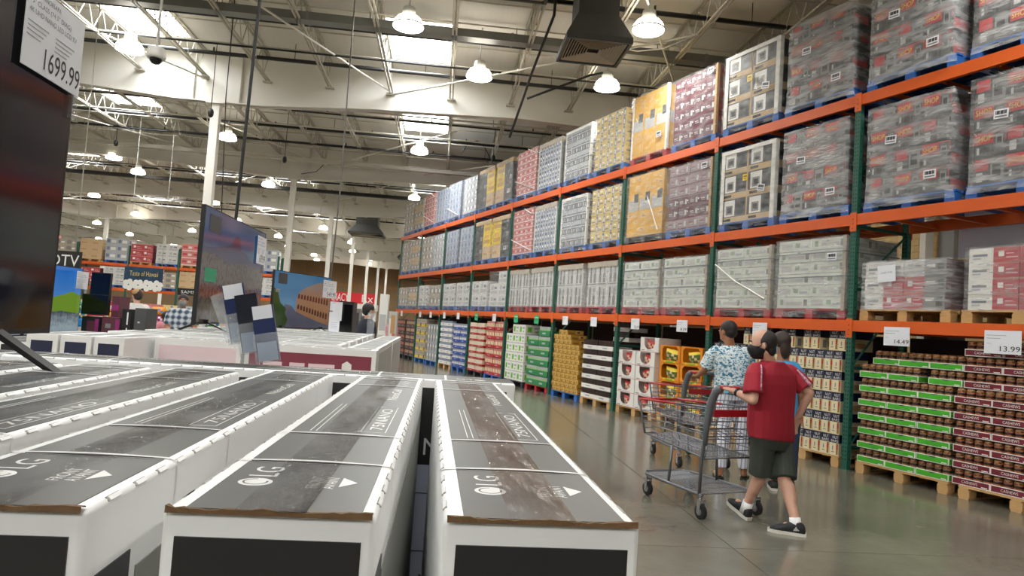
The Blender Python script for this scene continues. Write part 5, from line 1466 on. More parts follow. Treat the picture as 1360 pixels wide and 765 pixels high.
# far left racks
RY = 37.5
for ri, (xa, xb) in enumerate(((-23.5, -8.6),)):
    fr = thing('pallet_rack', 'distant orange pallet rack behind the banner', 'rack', (0, RY, 0))
    n = 6; w = (xb-xa)/n
    for k in range(n+1):
        for y in (0, 1.0):
            q = MB(); q.box(-.05, .05, 0, .08, 0, 4.3, 'green_steel'); ob('upright_post', q, fr, (xa+k*w, y, 0))
    for k in range(n):
        for z in (2.1, 3.35):
            q = MB(); q.box(-w/2+.05, w/2-.05, 0, .06, -.14, 0, 'orange_steel'); ob('beam', q, fr, (xa+(k+.5)*w, 0, z))
            q = MB(); q.box(-w/2+.05, w/2-.05, 0, .06, -.14, 0, 'orange_steel'); ob('beam', q, fr, (xa+(k+.5)*w, 1.0, z))
    kinds = [('pinkish', 'pink'), ('white', 'white_box'), ('reddish', 'red_print'), ('silver', 'silver'), ('kraft', 'kraft_plain'), ('tan', 'tan_grey')]
    for lv, z in ((0, 2.1), (1, 3.35)):
        for k in range(n*2):
            cx = xa+(k+.5)*w/2; cn, ct = kinds[(k*5+lv*2) % 6]; hh = [.95, 1.15][lv]+.1*((k*7) % 3)-.1
            L_ = thing('pallet_load', f"distant {cn} load on the far rack, {'upper' if lv else 'lower'} level, {ORD[k]} from left", 'pallet load', (cx, RY+.02, z+.003), 0, 'loads on the distant rack')
            ob('pallet', PAL['pallet_blue' if k % 2 else 'wood'][0], L_, scale=(.9, 1, 1))
            nx, nz = 2, 3
            ck = ('far', ct, round(hh, 2))
            if ck not in CART: CART[ck] = carton('carton', 1.08/nx, .9, (hh-.14)/nz, **CTYPES[ct])
            for ix in range(nx):
                for iz in range(nz): ob('carton', CART[ck], L_, (-1.08/2+1.08/nx*(ix+.5), .02, .141+iz*(hh-.14)/nz))
# colourful merchandise tables between
mat('bag_blue', (40, 130, 200), .4, vary=.2)
rn = random.Random(11)
mats = ['bag_blue', 'bag_blue', 'teal', 'yellow', 'red', 'white_card', 'purple', 'orange_card', 'pink_white', 'green_label']
for k in range(12):
    x = -9.3+k*.42; t = thing('merchandise_stack', f"stack of colourful packages on the far tables, {ORD[k]} from left", 'merchandise', (x, 19.0+rn.uniform(-.3, .3), 0), 0, 'colourful stacks on the far tables')
    q = MB(); q.box(-.2, .2, 0, .6, 0, .75, 'grey_light'); ob('table', q, t)
    for j in range(3):
        q = bag_mesh(.36, .24, .2, mats[(k+j) % 10], mats[(k*3+j) % 10], mats[(k+2*j+1) % 10]); ob('package', q, t, (rn.uniform(-.02, .02), .12, .75+j*.2))
# back-hall goods on the floor in front of the far rack
for k in range(14):
    x = -21+k*1.0; t = thing('goods_pallet', f"low pallet of mixed cartons before the distant rack, {ORD[k]} from left", 'pallet load', (x, 33.0, 0), 0, 'low pallets before the distant rack')
    ob('pallet', PAL['wood'][0], t, scale=(.8, 1, 1)); ct = ['red_print', 'white_box', 'pink', 'yellow_blue', 'silver', 'kraft_plain'][k % 6]
    ck = ('low', ct)
    if ck not in CART: CART[ck] = carton('carton', .45, .9, .42, **CTYPES[ct])
    for ix in range(2):
        for iz in range(3): ob('carton', CART[ck], t, (-.225+.45*ix, .02, .141+iz*.42))
# pharmacy
PYY = 66.0
a = at_y(416, 402, PYY); c = at_y(500, 388, PYY); w = c.x-a.x; h = at_y(458, 388, PYY).z-at_y(458, 402, PYY).z; zc = at_y(458, 402, PYY).z
o = thing('pharmacy_kiosk', 'white pharmacy counter with long red lettered sign', 'kiosk', ((a.x+c.x)/2, PYY, 0))
q = MB(); q.box(-w/2, w/2, 0, .2, zc, zc+h, 'red_bright'); ob('red_sign', q, o)
q = MB(); q.text('PHARMACY', h*.72/.7, (-w*.42, -.03, zc+h*.16), (1, 0, 0), (0, 0, 1), 'white_card', fitw=w*.47); q.text('Rx', h*.72/.7, (w*.26, -.03, zc+h*.16), (1, 0, 0), (0, 0, 1), 'white_card'); ob('lettering', q, o)
q = MB(); q.box(-w/2, w/2, .02, 3.0, 2.0, zc, 'white_card'); ob('fascia', q, o)
q = MB(); q.box(-w/2, w/2, .02, .6, 0, 1.05, 'white_card'); ob('counter', q, o)
q = MB(); q.box(-w/2, w/2, 2.2, 2.4, 1.05, 2.0, 'grey_light'); ob('back_wall', q, o)
for k in range(10):
    q = MB(); q.box(-.22, .22, 0, .2, 0, .5, ['white_card', 'pink_red', 'silver_blue', 'grey_mid'][k % 4]); ob('shelf_goods', q, o, (-w/2+.4+k*(w-.8)/9, 1.9, 1.15))
for x in (-w/2+.1, w/2-.1):
    q = MB(); q.box(-.08, .08, .04, .2, 1.05, 2.0, 'white_card'); ob('post', q, o, (x, 0, 0))
block_thing('booth', 'tall white booth right of the pharmacy sign', 'booth', 501, 391, 516, 447, 60.0, 1.5, 'white_card', [(.1, .1, .9, .5, 'grey_light')], 0)
# black display cabinet with white notice, kiosk items
block_thing('display_cabinet', 'tall black display cabinet behind the arena television', 'cabinet', 447, 401, 470, 443, 12.0, .5, 'black', [(.06, .04, .94, .97, 'screen_black')], 0)
p = at_y(444, 412, 11.9); q = MB(); q.box(-.13, .13, 0, .01, -.17, .14, 'paper'); q.box(-.10, -.02, -.001, 0, -.03, -.01, 'ink_grey')
tag(ob('notice_sheet', q, None, (p.x, 11.88, p.z)), 'white notice sheet fixed to the black cabinet', 'notice')
block_thing('grey_kiosk', 'grey display stand right of the black cabinet', 'stand', 470, 410, 478, 446, 13.5, .3, 'grey_mid', [(.1, .6, .9, .95, 'grey_dark')], 0)
block_thing('photo_stand', 'stand with bright photo prints near the dark-shirted man', 'stand', 514, 414, 528, 450, 16.0, .4, 'grey_light', [(.1, .5, .5, .9, 'white_card'), (.5, .3, .9, .7, 'pink_red'), (.3, .7, .8, .95, 'kraft')], 0)

# ================================================================== SHOPPING CARTS
def wire_panel(q, a, b_, c, d, nu, nv, r, m):
    """grid of wires over the quad a-b-c-d"""
    a, b_, c, d = map(Vector, (a, b_, c, d))
    for i in range(nu+1):
        t = i/nu; q.tube([a.lerp(b_, t), d.lerp(c, t)], r, m, 4, smooth=False, cap=False)
    for j in range(nv+1):
        t = j/nv; q.tube([a.lerp(d, t), b_.lerp(c, t)], r, m, 4, smooth=False, cap=False)
def cart(loc, rz, label):
    o = thing('shopping_cart', label, 'shopping cart', loc, rz, 'shopping carts')
    W = .31
    # lower rack
    q = MB(); q.tube([(-W, -.44, .20), (-W, -.40, .20), (-.27, .40, .20), (-.20, .50, .20), (.20, .50, .20), (.27, .40, .20), (W, -.40, .20), (W, -.44, .20)], .014, 'cart_grey', 6); ob('lower_frame', q, o)
    q = MB(); wire_panel(q, (-.30, -.40, .20), (.30, -.40, .20), (.21, .47, .20), (-.21, .47, .20), 14, 5, .004, 'cart_grey'); ob('lower_wire_rack', q, o)
    # uprights
    for s in (-1, 1):
        q = MB(); q.tube([(s*W, -.40, .20), (s*W, -.41, .55), (s*.30, -.44, .72), (s*.29, -.50, .98), (s*.285, -.54, 1.08)], .015, 'cart_grey', 6); ob('rear_upright', q, o)
        q = MB(); q.tube([(s*.28, .05, .20), (s*.262, .05, .53)], .013, 'cart_grey', 6); ob('support_leg', q, o)
        q = MB(); pts = [(s*.30, -.43, .62), (s*.31, -.45, .80), (s*.31, -.48, .97), (s*.30, -.53, 1.08), (s*.295, -.58, 1.12)]
        q.tube(pts, [.020, .026, .032, .034, .030], 'cart_plastic', 8); ob('handle_arm', q, o)
    q = MB(); q.tube([(-.30, -.58, 1.12), (.30, -.58, 1.12)], .017, 'cart_red', 8); h = ob('handle_bar', q, o)
    q = MB(); q.tube([(-.10, -.58, 1.12), (.10, -.58, 1.12)], .024, 'cart_plastic', 8); ob('handle_grip', q, h)
    # basket
    fl = [(-.27, -.40, .50), (.27, -.40, .50), (.20, .55, .56), (-.20, .55, .56)]
    rm = [(-.30, -.43, .94), (.30, -.43, .94), (.235, .62, .88), (-.235, .62, .88)]
    q = MB(); wire_panel(q, fl[0], fl[1], fl[2], fl[3], 12, 20, .0032, 'cart_grey'); ob('basket_floor', q, o)
    q = MB(); wire_panel(q, fl[0], fl[3], rm[3], rm[0], 4, 6, .004, 'cart_grey'); ob('basket_side', q, o)
    q = MB(); wire_panel(q, fl[1], fl[2], rm[2], rm[1], 4, 6, .004, 'cart_grey'); ob('basket_side', q, o)
    q = MB(); wire_panel(q, fl[3], fl[2], rm[2], rm[3], 4, 6, .004, 'cart_grey'); ob('basket_front', q, o)
    q = MB(); wire_panel(q, fl[0], fl[1], rm[1], rm[0], 5, 7, .004, 'cart_grey'); ob('basket_gate', q, o)
    q = MB(); wire_panel(q, (-.25, -.40, .66), (.25, -.40, .66), (.24, -.18, .72), (-.24, -.18, .72), 7, 4, .0035, 'cart_grey'); wire_panel(q, (-.24, -.18, .72), (.24, -.18, .72), (.25, -.26, .98), (-.25, -.26, .98), 7, 4, .0035, 'cart_grey'); ob('child_seat', q, o)
    q = MB(); q.tube([rm[0], rm[3], rm[2], rm[1]], .009, 'cart_grey', 6); ob('basket_rim', q, o)
    for s in (-1, 1):
        q = MB(); q.tube([(s*.268, .02, .915), (s*.236, .62, .884)], .0125, 'cart_red', 6); ob('red_rim', q, o)
    q = MB(); q.tube([(-.236, .622, .884), (.236, .622, .884)], .0125, 'cart_red', 6); ob('red_rim', q, o)
    q = MB(); q.box(-.24, .24, -.46, -.44, .86, .92, 'cart_red'); ob('seat_flap', q, o)
    q = MB(); q.tube([fl[0], fl[3], fl[2], fl[1], fl[0]], .008, 'cart_grey', 6); ob('basket_base_rim', q, o)
    for s in (-1, 1):
        q = MB(); q.tube([fl[3] if s < 0 else fl[2], rm[3] if s < 0 else rm[2]], .010, 'cart_plastic', 6); ob('front_corner', q, o)
    # casters
    for (x, y) in ((-W, -.41), (W, -.41), (-.25, .41), (.25, .41)):
        q = MB(); q.tube([(-.02, 0, 0), (-.014, 0, 0), (.014, 0, 0), (.02, 0, 0)], [.048, .064, .064, .048], 'rubber', 16, smooth=False); w = ob('wheel', q, o, (x, y-.02, .066))
        q = MB(); q.tube([(-.023, 0, 0), (.023, 0, 0)], .030, 'grey_mid', 12, smooth=False); ob('hub', q, w)
        q = MB(); q.box(-.030, -.024, -.02, .02, -.01, .09, 'chrome'); q.box(.024, .030, -.02, .02, -.01, .09, 'chrome'); q.box(-.030, .030, -.02, .025, .085, .10, 'chrome'); q.tube([(0, .01, .10), (0, .01, .14)], .012, 'chrome', 8); ob('fork', q, w)
    return o
HEAD = radians(19.5)
cart((2.435, 6.28, 0), HEAD, 'grey wire shopping cart with red rim pushed by the balding man')
cart((3.12, 8.46, 0), radians(8), 'grey wire shopping cart pushed by the man in patterned shirt')

# ================================================================== PEOPLE
def remeshed(q, voxel, name, smooth=4):
    me = q.mesh(name); o = bpy.data.objects.new('tmp', me); COL.objects.link(o)
    r = o.modifiers.new('r', 'REMESH'); r.mode = 'VOXEL'; r.voxel_size = voxel; r.use_smooth_shade = True
    s = o.modifiers.new('s', 'SMOOTH'); s.iterations = smooth; s.factor = .5
    dg = bpy.context.evaluated_depsgraph_get(); dg.update()
    out = bpy.data.meshes.new_from_object(o.evaluated_get(dg)); out.name = name
    mats_ = list(q.mats)
    bpy.data.objects.remove(o); bpy.data.meshes.remove(me)
    out.materials.clear(); out.materials.append(mats_[0])
    for p in out.polygons: p.material_index = 0; p.use_smooth = True
    return out
def capsule(q, a, b_, ra, rb, m='skin', n=10):
    a, b_ = Vector(a), Vector(b_)
    q.tube([a, a.lerp(b_, .33), a.lerp(b_, .66), b_], [ra, ra*.67+rb*.33, ra*.33+rb*.67, rb], m, n)
    q.ellipsoid(a, (ra,)*3, m, 10, 6); q.ellipsoid(b_, (rb,)*3, m, 10, 6)
def rings(q, rs, m, n=18):
    """rs: list of (centre, right, fwd, half width, half depth)"""
    vs = []; fs = []
    for c, r, f, hw, hd in rs:
        for j in range(n):
            a = 2*pi*j/n; ca, sa = cos(a), sin(a)
            ca = math.copysign(abs(ca)**.85, ca); sa = math.copysign(abs(sa)**.85, sa)
            vs.append(c+r*(hw*ca)+f*(hd*sa))
    k = len(rs)
    for i in range(k-1):
        for j in range(n): fs.append((i*n+j, i*n+(j+1) % n, (i+1)*n+(j+1) % n, (i+1)*n+j))
    fs.append(tuple(range(n-1, -1, -1))); fs.append(tuple((k-1)*n+j for j in range(n)))
    q.add(vs, fs, m, True)
def hand(q, wr, fwd, palm, m, curl=.35, side=1, sc=1.0):
    """side: +1 thumb to the right of fwd seen with palm down"""
    wr = Vector(wr); f = Vector(fwd).normalized(); p = Vector(palm); p = (p-f*p.dot(f)).normalized(); s = f.cross(p)*side
    kn = []
    for i, (off, ln) in enumerate(((.033, .072), (.011, .078), (-.011, .073), (-.031, .060))):
        k = wr+f*(.088-.006*abs(i-1))*sc+s*off*sc
        capsule(q, wr+f*.012*sc+s*off*.55*sc, k, .015*sc, .012*sc, m, 8); kn.append((k, ln))
    for k, ln in kn:
        d = f.copy(); pos = k; r = .0098*sc
        for seg, frac in enumerate((.45, .30, .25)):
            a = curl*(1.0 if seg else .8)
            d = (d*cos(a)+p*sin(a)).normalized() if seg == 0 else (Matrix.Rotation(a, 3, f.cross(p)) @ d).normalized()
            nx = pos+d*ln*frac*1.05*sc; capsule(q, pos, nx, r, r*.9, m, 7); pos = nx; r *= .92
    t0 = wr+f*.030*sc+s*.030*sc; td = (f*.62+s*.62+p*(.25+curl*.4)).normalized(); t1 = t0+td*.042*sc; td2 = (td+f*.35+p*curl*.5-s*.2).normalized(); t2 = t1+td2*.030*sc
    capsule(q, t0, t1, .0135*sc, .0115*sc, m, 8); capsule(q, t1, t2, .0112*sc, .0095*sc, m, 8)
mat('skin_fair', (204, 158, 136), .5, vary=.06, scale=12); mat('skin_tan', (176, 122, 92), .5, vary=.06, scale=12)
mat('hair_dark', (30, 24, 22), .55, vary=.3, scale=60, bump=.5, bscale=160); mat('hair_brown', (54, 40, 34), .55, vary=.3, scale=60, bump=.5, bscale=160)
mat('eye_white', (236, 232, 226), .3, vary=0); mat('lip', (170, 96, 86), .5, vary=.05)
mat('shirt_red', (158, 24, 44), .75, vary=.10, scale=6, bump=.25, bscale=12); mat('shorts_green', (58, 62, 56), .8, vary=.12, scale=6, bump=.25, bscale=14)
mat('shoe_black', (28, 29, 32), .65, vary=.2, scale=60); mat('sole_white', (220, 216, 206), .5, vary=.05); mat('sock_white', (238, 238, 238), .8, vary=.03, bump=.2, bscale=90)
mat('mask_black', (18, 18, 20), .7, vary=.1); mat('mask_blue', (120, 190, 220), .7, vary=.05)
mat('shirt_sky', (70, 160, 214), .75, vary=.1, bump=.2, bscale=12); mat('shirt_navy', (26, 32, 48), .75, vary=.1); mat('shirt_white', (220, 218, 214), .75, vary=.05); mat('shirt_pink', (206, 130, 140), .75, vary=.2, scale=20); mat('jeans', (50, 62, 88), .8, vary=.15)
def leaf_print():
    m = bpy.data.materials.new('leaf_print'); m.use_nodes = True; N = m.node_tree.nodes; L = m.node_tree.links; b = N['Principled BSDF']; b.inputs['Roughness'].default_value = .8
    tc = N.new('ShaderNodeTexCoord'); mp = N.new('ShaderNodeMapping'); mp.inputs['Rotation'].default_value = (.4, .6, .3); mp.inputs['Scale'].default_value = (26, 26, 44); L.new(tc.outputs['Object'], mp.inputs['Vector'])
    nz = N.new('ShaderNodeTexNoise'); nz.inputs['Scale'].default_value = 1.0; nz.inputs['Detail'].default_value = 1.5; L.new(mp.outputs['Vector'], nz.inputs['Vector'])
    cr = N.new('ShaderNodeValToRGB'); e = cr.color_ramp.elements; cr.color_ramp.interpolation = 'CONSTANT'
    e[0].position = 0; e[0].color = srgb(64, 120, 150); e[1].position = .40; e[1].color = srgb(150, 190, 206)
    for p, c in ((.47, (232, 238, 240)), (.62, (120, 176, 190)), (.68, (70, 110, 150))):
        k = e.new(p); k.color = srgb(*c)
    L.new(nz.outputs['Fac'], cr.inputs[0]); L.new(cr.outputs[0], b.inputs['Base Color']); MATS['leaf_print'] = m
    m = bpy.data.materials.new('stripe_white'); m.use_nodes = True; N = m.node_tree.nodes; L = m.node_tree.links; b = N['Principled BSDF']; b.inputs['Roughness'].default_value = .8
    tc = N.new('ShaderNodeTexCoord'); wv = N.new('ShaderNodeTexWave'); wv.inputs['Scale'].default_value = 9; wv.inputs['Distortion'].default_value = .4; L.new(tc.outputs['Object'], wv.inputs['Vector'])
    cr = N.new('ShaderNodeValToRGB'); e = cr.color_ramp.elements; e[0].position = .12; e[0].color = srgb(160, 172, 206); e[1].position = .3; e[1].color = srgb(236, 236, 240)
    L.new(wv.outputs['Fac'], cr.inputs[0]); L.new(cr.outputs[0], b.inputs['Base Color']); MATS['stripe_white'] = m
    m = bpy.data.materials.new('plaid'); m.use_nodes = True; N = m.node_tree.nodes; L = m.node_tree.links; b = N['Principled BSDF']; b.inputs['Roughness'].default_value = .8
    tc = N.new('ShaderNodeTexCoord'); w1 = N.new('ShaderNodeTexWave'); w1.inputs['Scale'].default_value = 3.2; w2 = N.new('ShaderNodeTexWave'); w2.bands_direction = 'Z'; w2.inputs['Scale'].default_value = 3.2
    L.new(tc.outputs['Object'], w1.inputs['Vector']); L.new(tc.outputs['Object'], w2.inputs['Vector'])
    ad = N.new('ShaderNodeMath'); L.new(w1.outputs['Fac'], ad.inputs[0]); L.new(w2.outputs['Fac'], ad.inputs[1]); cr = N.new('ShaderNodeValToRGB'); e = cr.color_ramp.elements
    e[0].position = .25; e[0].color = srgb(60, 78, 104); e[1].position = .8; e[1].color = srgb(214, 222, 230); h_ = N.new('ShaderNodeMath'); h_.operation = 'MULTIPLY'; h_.inputs[1].default_value = .5
    L.new(ad.outputs[0], h_.inputs[0]); L.new(h_.outputs[0], cr.inputs[0]); L.new(cr.outputs[0], b.inputs['Base Color']); MATS['plaid'] = m
leaf_print()

def person(label, base, J, look, skin, top, bottom, spec, voxel=.008):
    """J: joints in world space; the root stands at base (floor)"""
    o = thing('person', label, 'person', base)
    B = Vector(base)
    J = {k: Vector(v)-B for k, v in J.items()}
    up = Vector((0, 0, 1))
    sh_m = (J['shL']+J['shR'])/2; hip_m = (J['hipL']+J['hipR'])/2
    rt_s = (J['shR']-J['shL']).normalized(); rt_h = (J['hipR']-J['hipL']).normalized()
    sw = (J['shR']-J['shL']).length/2; tu = (sh_m-hip_m).normalized()
    def tors(add, belly=0.0, z_lo=-.10, z_hi=1.06):
        out = []
        for t, hw, hd in ((-.20, .140, .100), (-.05, .160, .112), (.12, .158, .112), (.35, .148, .108), (.60, .160, .115), (.80, .172, .115), (.95, .170, .100), (1.06, .120, .075), (1.14, .065, .060)):
            if t < z_lo-.001 or t > z_hi+.001: continue
            tt = min(max(t, 0), 1)
            r = rt_h.lerp(rt_s, tt).normalized(); f = tu.cross(r).normalized()
            w = hw*(sw/.185)
            bl = belly*max(0, 1-abs(t-.25)/.4)
            out.append((hip_m.lerp(sh_m, t)+f*bl*.5, r, f, w+add, hd+add+bl))
        return out
    # --- head frame
    lk = Vector(look).normalized(); hr = lk.cross(up).normalized(); hu = hr.cross(lk).normalized()
    HM = Matrix((hr, lk, hu)).transposed(); hc = J['head']
    k = spec.get('hs', 1.0)
    def hp(x, y, z): return hc+HM @ (Vector((x, y, z))*k)
    q = MB(); sk = skin
    q.ellipsoid(hp(0, -.012, .022), (.074*k, .094*k, .092*k), sk, 18, 12, HM); q.ellipsoid(hp(0, .026, -.050), (.056*k, .062*k, .070*k), sk, 16, 10, HM); q.ellipsoid(hp(0, .050, -.002), (.056*k, .040*k, .055*k), sk, 14, 9, HM)
    q.ellipsoid(hp(0, .094, -.022), (.013*k, .018*k, .022*k), sk, 8, 6, HM); q.ellipsoid(hp(0, .078, -.082), (.024*k, .016*k, .014*k), sk, 8, 6, HM)
    for s in (-1, 1): q.ellipsoid(hp(s*.076, -.006, -.012), (.011*k, .020*k, .033*k), sk, 8, 7, HM)
    capsule(q, hp(0, -.022, -.07), sh_m+tu*.01, .052*k, .062, sk)
    rings(q, tors(-.004), sk)
    for s in 'LR':
        capsule(q, J['sh'+s]-rt_s*(.03 if s == 'R' else -.03), J['el'+s], .054, .041, sk); capsule(q, J['el'+s], J['wr'+s], .042, .027, sk)
        capsule(q, J['el'+s].lerp(J['wr'+s], .25), J['el'+s].lerp(J['wr'+s], .45), .040, .036, sk)
        capsule(q, J['hip'+s], J['kn'+s], .082, .056, sk); capsule(q, J['kn'+s], J['an'+s], .054, .037, sk)
        kk = J['kn'+s]; aa = J['an'+s]; bk = (J['toe'+s]-J['an'+s]); bk.z = 0; bk.normalize()
        capsule(q, kk.lerp(aa, .18)-bk*.016, kk.lerp(aa, .48)-bk*.014, .052, .044, sk)
        capsule(q, J['an'+s]+Vector((0, 0, -.03)), (J['toe'+s] if spec.get('sandal') else J['an'+s].lerp(J['toe'+s], .5))+Vector((0, 0, .024)), .036, .026, sk)
        hd = spec['hand'+s]
        hand(q, J['wr'+s], hd[0], hd[1], sk, hd[2], hd[3])
    ob('body', remeshed(q, voxel, 'body'), o)
    # --- face
    if spec.get('face', True):
        for s in (-1, 1):
            q = MB(); q.ellipsoid(hp(s*.030, .086, .004), (.012*k, .007*k, .008*k), 'eye_white', 8, 6, HM); q.ellipsoid(hp(s*.030, .0915, .004), (.005*k, .003*k, .0055*k), 'ink', 8, 6, HM); ob('eye', q, o)
            q = MB(); q.tube([hp(s*.014, .092, .024), hp(s*.030, .092, .029), hp(s*.047, .080, .023)], .0045*k, spec['hair'], 5); ob('eyebrow', q, o)
        q = MB(); q.ellipsoid(hp(0, .086, -.058), (.022*k, .008*k, .007*k), 'lip', 10, 6, HM); ob('mouth', q, o)
    # --- hair
    q = MB(); hm = spec['hair']; st = spec.get('style', 'short')
    if st == 'bald':
        q.ellipsoid(hp(0, -.028, .020), (.080*k, .090*k, .089*k), hm, 18, 12, HM); q.ellipsoid(hp(0, -.050, .040), (.066*k, .062*k, .064*k), hm, 14, 10, HM); q.ellipsoid(hp(0, -.060, -.045), (.062*k, .046*k, .055*k), hm, 14, 10, HM)
        for s in (-1, 1): q.ellipsoid(hp(s*.064, -.004, .016), (.018*k, .026*k, .036*k), hm, 10, 8, HM)
    elif st == 'long':
        q.ellipsoid(hp(0, -.020, .030), (.088*k, .106*k, .098*k), hm, 18, 12, HM); q.ellipsoid(hp(0, -.070, -.06), (.075*k, .05*k, .12*k), hm, 14, 10, HM)
    else:
        q.ellipsoid(hp(0, -.022, .034), (.083*k, .100*k, .092*k), hm, 18, 12, HM); q.ellipsoid(hp(0, -.052, -.010), (.074*k, .066*k, .070*k), hm, 14, 10, HM)
    ob('hair', remeshed(q, .008, 'hair', 2), o)
    # --- mask
    if spec.get('mask'):
        mm = spec['mask']; q = MB(); rings(q, [(hp(0, .040, .002), hr, lk, .030*k, .052*k), (hp(0, .036, -.014), hr, lk, .055*k, .071*k), (hp(0, .034, -.034), hr, lk, .061*k, .080*k), (hp(0, .034, -.066), hr, lk, .058*k, .068*k), (hp(0, .032, -.096), hr, lk, .048*k, .056*k), (hp(0, .026, -.116), hr, lk, .030*k, .040*k)], mm); mo = ob('face_mask', q, o)
        for s in (-1, 1):
            q = MB(); q.tube([hp(s*.058, .048, -.034), hp(s*.074, .012, -.004), hp(s*.083, -.016, .006), hp(s*.080, -.018, -.030), hp(s*.058, .040, -.074)], .0035*k, mm, 5); ob('ear_loop', q, mo)
    # --- top
    q = MB(); bl = spec.get('belly', .0)
    rings(q, tors(.020, bl, spec.get('hem', -.20), 1.14), top)
    for s in 'LR':
        e = J['sh'+s].lerp(J['el'+s], spec.get('sleeve', .72))
        capsule(q, J['sh'+s]-rt_s*(.035 if s == 'R' else -.035)-tu*.01, J['sh'+s].lerp(e, .3), .074, .070, top)
        q.tube([J['sh'+s].lerp(e, .2), e], [.070, spec.get('cuff', .066)], top, 12)
    sh = ob('shirt', remeshed(q, voxel, 'shirt', 3), o)
    # --- bottom
    q = MB()
    rings(q, [(c, r, f, w, d) for c, r, f, w, d in tors(.014, bl*.5, -.20, .12)], bottom)
    for s in 'LR':
        hip = J['hip'+s]; kn = J['kn'+s]; an = J['an'+s]
        if spec.get('shorts'):
            e = hip.lerp(kn, spec['shorts']); capsule(q, hip, hip.lerp(e, .35), .104, .100, bottom); q.tube([hip.lerp(e, .1), hip.lerp(e, .6), e], [.100, .098, .098], bottom, 14)
        else:
            capsule(q, hip, kn, .100, .074, bottom); capsule(q, kn, kn.lerp(an, .3), .074, .068, bottom); q.tube([kn.lerp(an, .2), kn.lerp(an, .92)], [.070, spec.get('hemr', .062)], bottom, 12)
    ob('shorts' if spec.get('shorts') else 'trousers', remeshed(q, voxel, 'trousers', 3), o)
    # --- feet
    for s in 'LR':
        an = J['an'+s]; toe = J['toe'+s]; f = toe-an; f.z = 0; f.normalize(); pitch = spec.get('pitch'+s, 0.0)
        rgt = f.cross(up); fo = f*cos(pitch)+up*sin(pitch); fu = rgt.cross(fo)
        heel = Vector((an.x, an.y, an.z))-fu*spec.get('ankle_h', .085)-fo*.055
        def fp(x, y, z): return heel+rgt*x+fo*y+fu*z
        if spec.get('sandal'):
            q = MB(); ol = [(-.028, .0), (.028, .0), (.036, .05), (.034, .11), (.046, .18), (.036, .235), (0, .255), (-.034, .24), (-.044, .18), (-.034, .10), (-.036, .05)]
            n = len(ol); q.add([fp(x, y, -.004) for x, y in ol]+[fp(x, y, .016) for x, y in ol], [tuple(range(n-1, -1, -1)), tuple(range(n, 2*n))]+[(i, (i+1) % n, n+(i+1) % n, n+i) for i in range(n)], 'shoe_black'); so = ob('sandal', q, o)
            q = MB(); q.tube([fp(-.035, .12, .016), fp(-.018, .16, .062), fp(0, .19, .05), fp(.018, .16, .062), fp(.035, .12, .016)], .008, 'sole_white', 6); ob('thong', q, so)
        else:
            q = MB(); rings(q, [(fp(0, -.012, .030), rgt, fu, .026, .026), (fp(0, .0, .045), rgt, fu, .036, .046), (fp(0, .05, .060), rgt, fu, .040, .062), (fp(0, .10, .052), rgt, fu, .041, .050), (fp(0, .16, .040), rgt, fu, .047, .036), (fp(0, .215, .033), rgt, fu, .044, .027), (fp(0, .255, .026), rgt, fu, .028, .018)], 'shoe_black'); so = ob('shoe', remeshed(q, .006, 'shoe', 3), o)
            q = MB(); ol = [(-.026, -.020), (.026, -.020), (.040, .03), (.040, .10), (.050, .17), (.044, .23), (.020, .272), (-.016, .272), (-.044, .23), (-.050, .17), (-.040, .10), (-.040, .03)]
            n = len(ol); q.add([fp(x*.98, y, -.004) for x, y in ol]+[fp(x, y, .026) for x, y in ol], [tuple(range(n-1, -1, -1)), tuple(range(n, 2*n))]+[(i, (i+1) % n, n+(i+1) % n, n+i) for i in range(n)], 'sole_white'); ob('sole', q, so)
            q = MB()
            for i in range(4): q.tube([fp(-.024, .085+.024*i, .100-.010*i), fp(.024, .085+.024*i, .100-.010*i)], .005, 'grey_dark', 5)
            ob('laces', q, so)
            if spec.get('sock'):
                q = MB(); q.tube([an-fu*.05, an+(J['kn'+s]-an).normalized()*.055], [.046, .044], 'sock_white', 14); ob('sock', q, o)
    return o, J, hp, sh

# ---- balding man in the red shirt
P = at_y
fwd = Vector((-.72, .69, 0)).normalized()
def gz(px, py): v = at_z(px, py, 0); return v
J = dict(head=P(1012, 457, 5.58), neck=P(1020, 478, 5.60), shL=P(1001, 491, 5.48), shR=P(1050, 493, 5.76), elL=P(1000, 531, 5.40), wrL=P(974, 519, 5.58), elR=P(1075, 522, 5.66), wrR=P(1061, 552, 5.70),
         hipL=P(1014, 578, 5.58), hipR=P(1036, 580, 5.72), knL=P(1010, 628, 5.66), knR=P(1041, 634, 5.58), anL=P(991, 673, 5.80), anR=P(1058, 698, 5.42), toeL=P(969, 668, 6.0), toeR=P(1029, 700, 5.50))
J['anL'].z = .115; J['toeL'].z = .10; J['anR'].z = .085; J['toeR'].z = .0
bar_dir = Vector((-sin(HEAD), cos(HEAD), 0))
spec = dict(hs=1.06, hair='hair_dark', style='bald', mask='mask_black', handL=((J['wrL']*-1+Vector((2.335, 5.73, 1.135))), (0, 0, -1), .75, -1), handR=((-.25, .25, -1), (.3, -.9, 0), .3, -1), sleeve=.80, cuff=.084, hem=-.05, belly=.03, shorts=1.02, sock=True, pitchL=.32, pitchR=0.0)
man, Jm, hp, sh = person('man in red t-shirt, dark shorts and black mask pushing a cart', (2.80, 5.60, 0), J, (-.93, .30, -.08), 'skin_fair', 'shirt_red', 'shorts_green', spec, .008)
q = MB(); mat('piping', (196, 150, 170), .7, vary=.5, scale=60)
wr = Jm['wrL']; ax = (Jm['elL']-wr).normalized()
q = MB(); q.tube([wr+ax*.035, wr+ax*.058], .033, 'rubber', 12); tag(ob('wristwatch', q, man), 'black wristwatch')
nrm = (P(1000, 500, 5.0)-P(1000, 500, 5.4)).normalized()
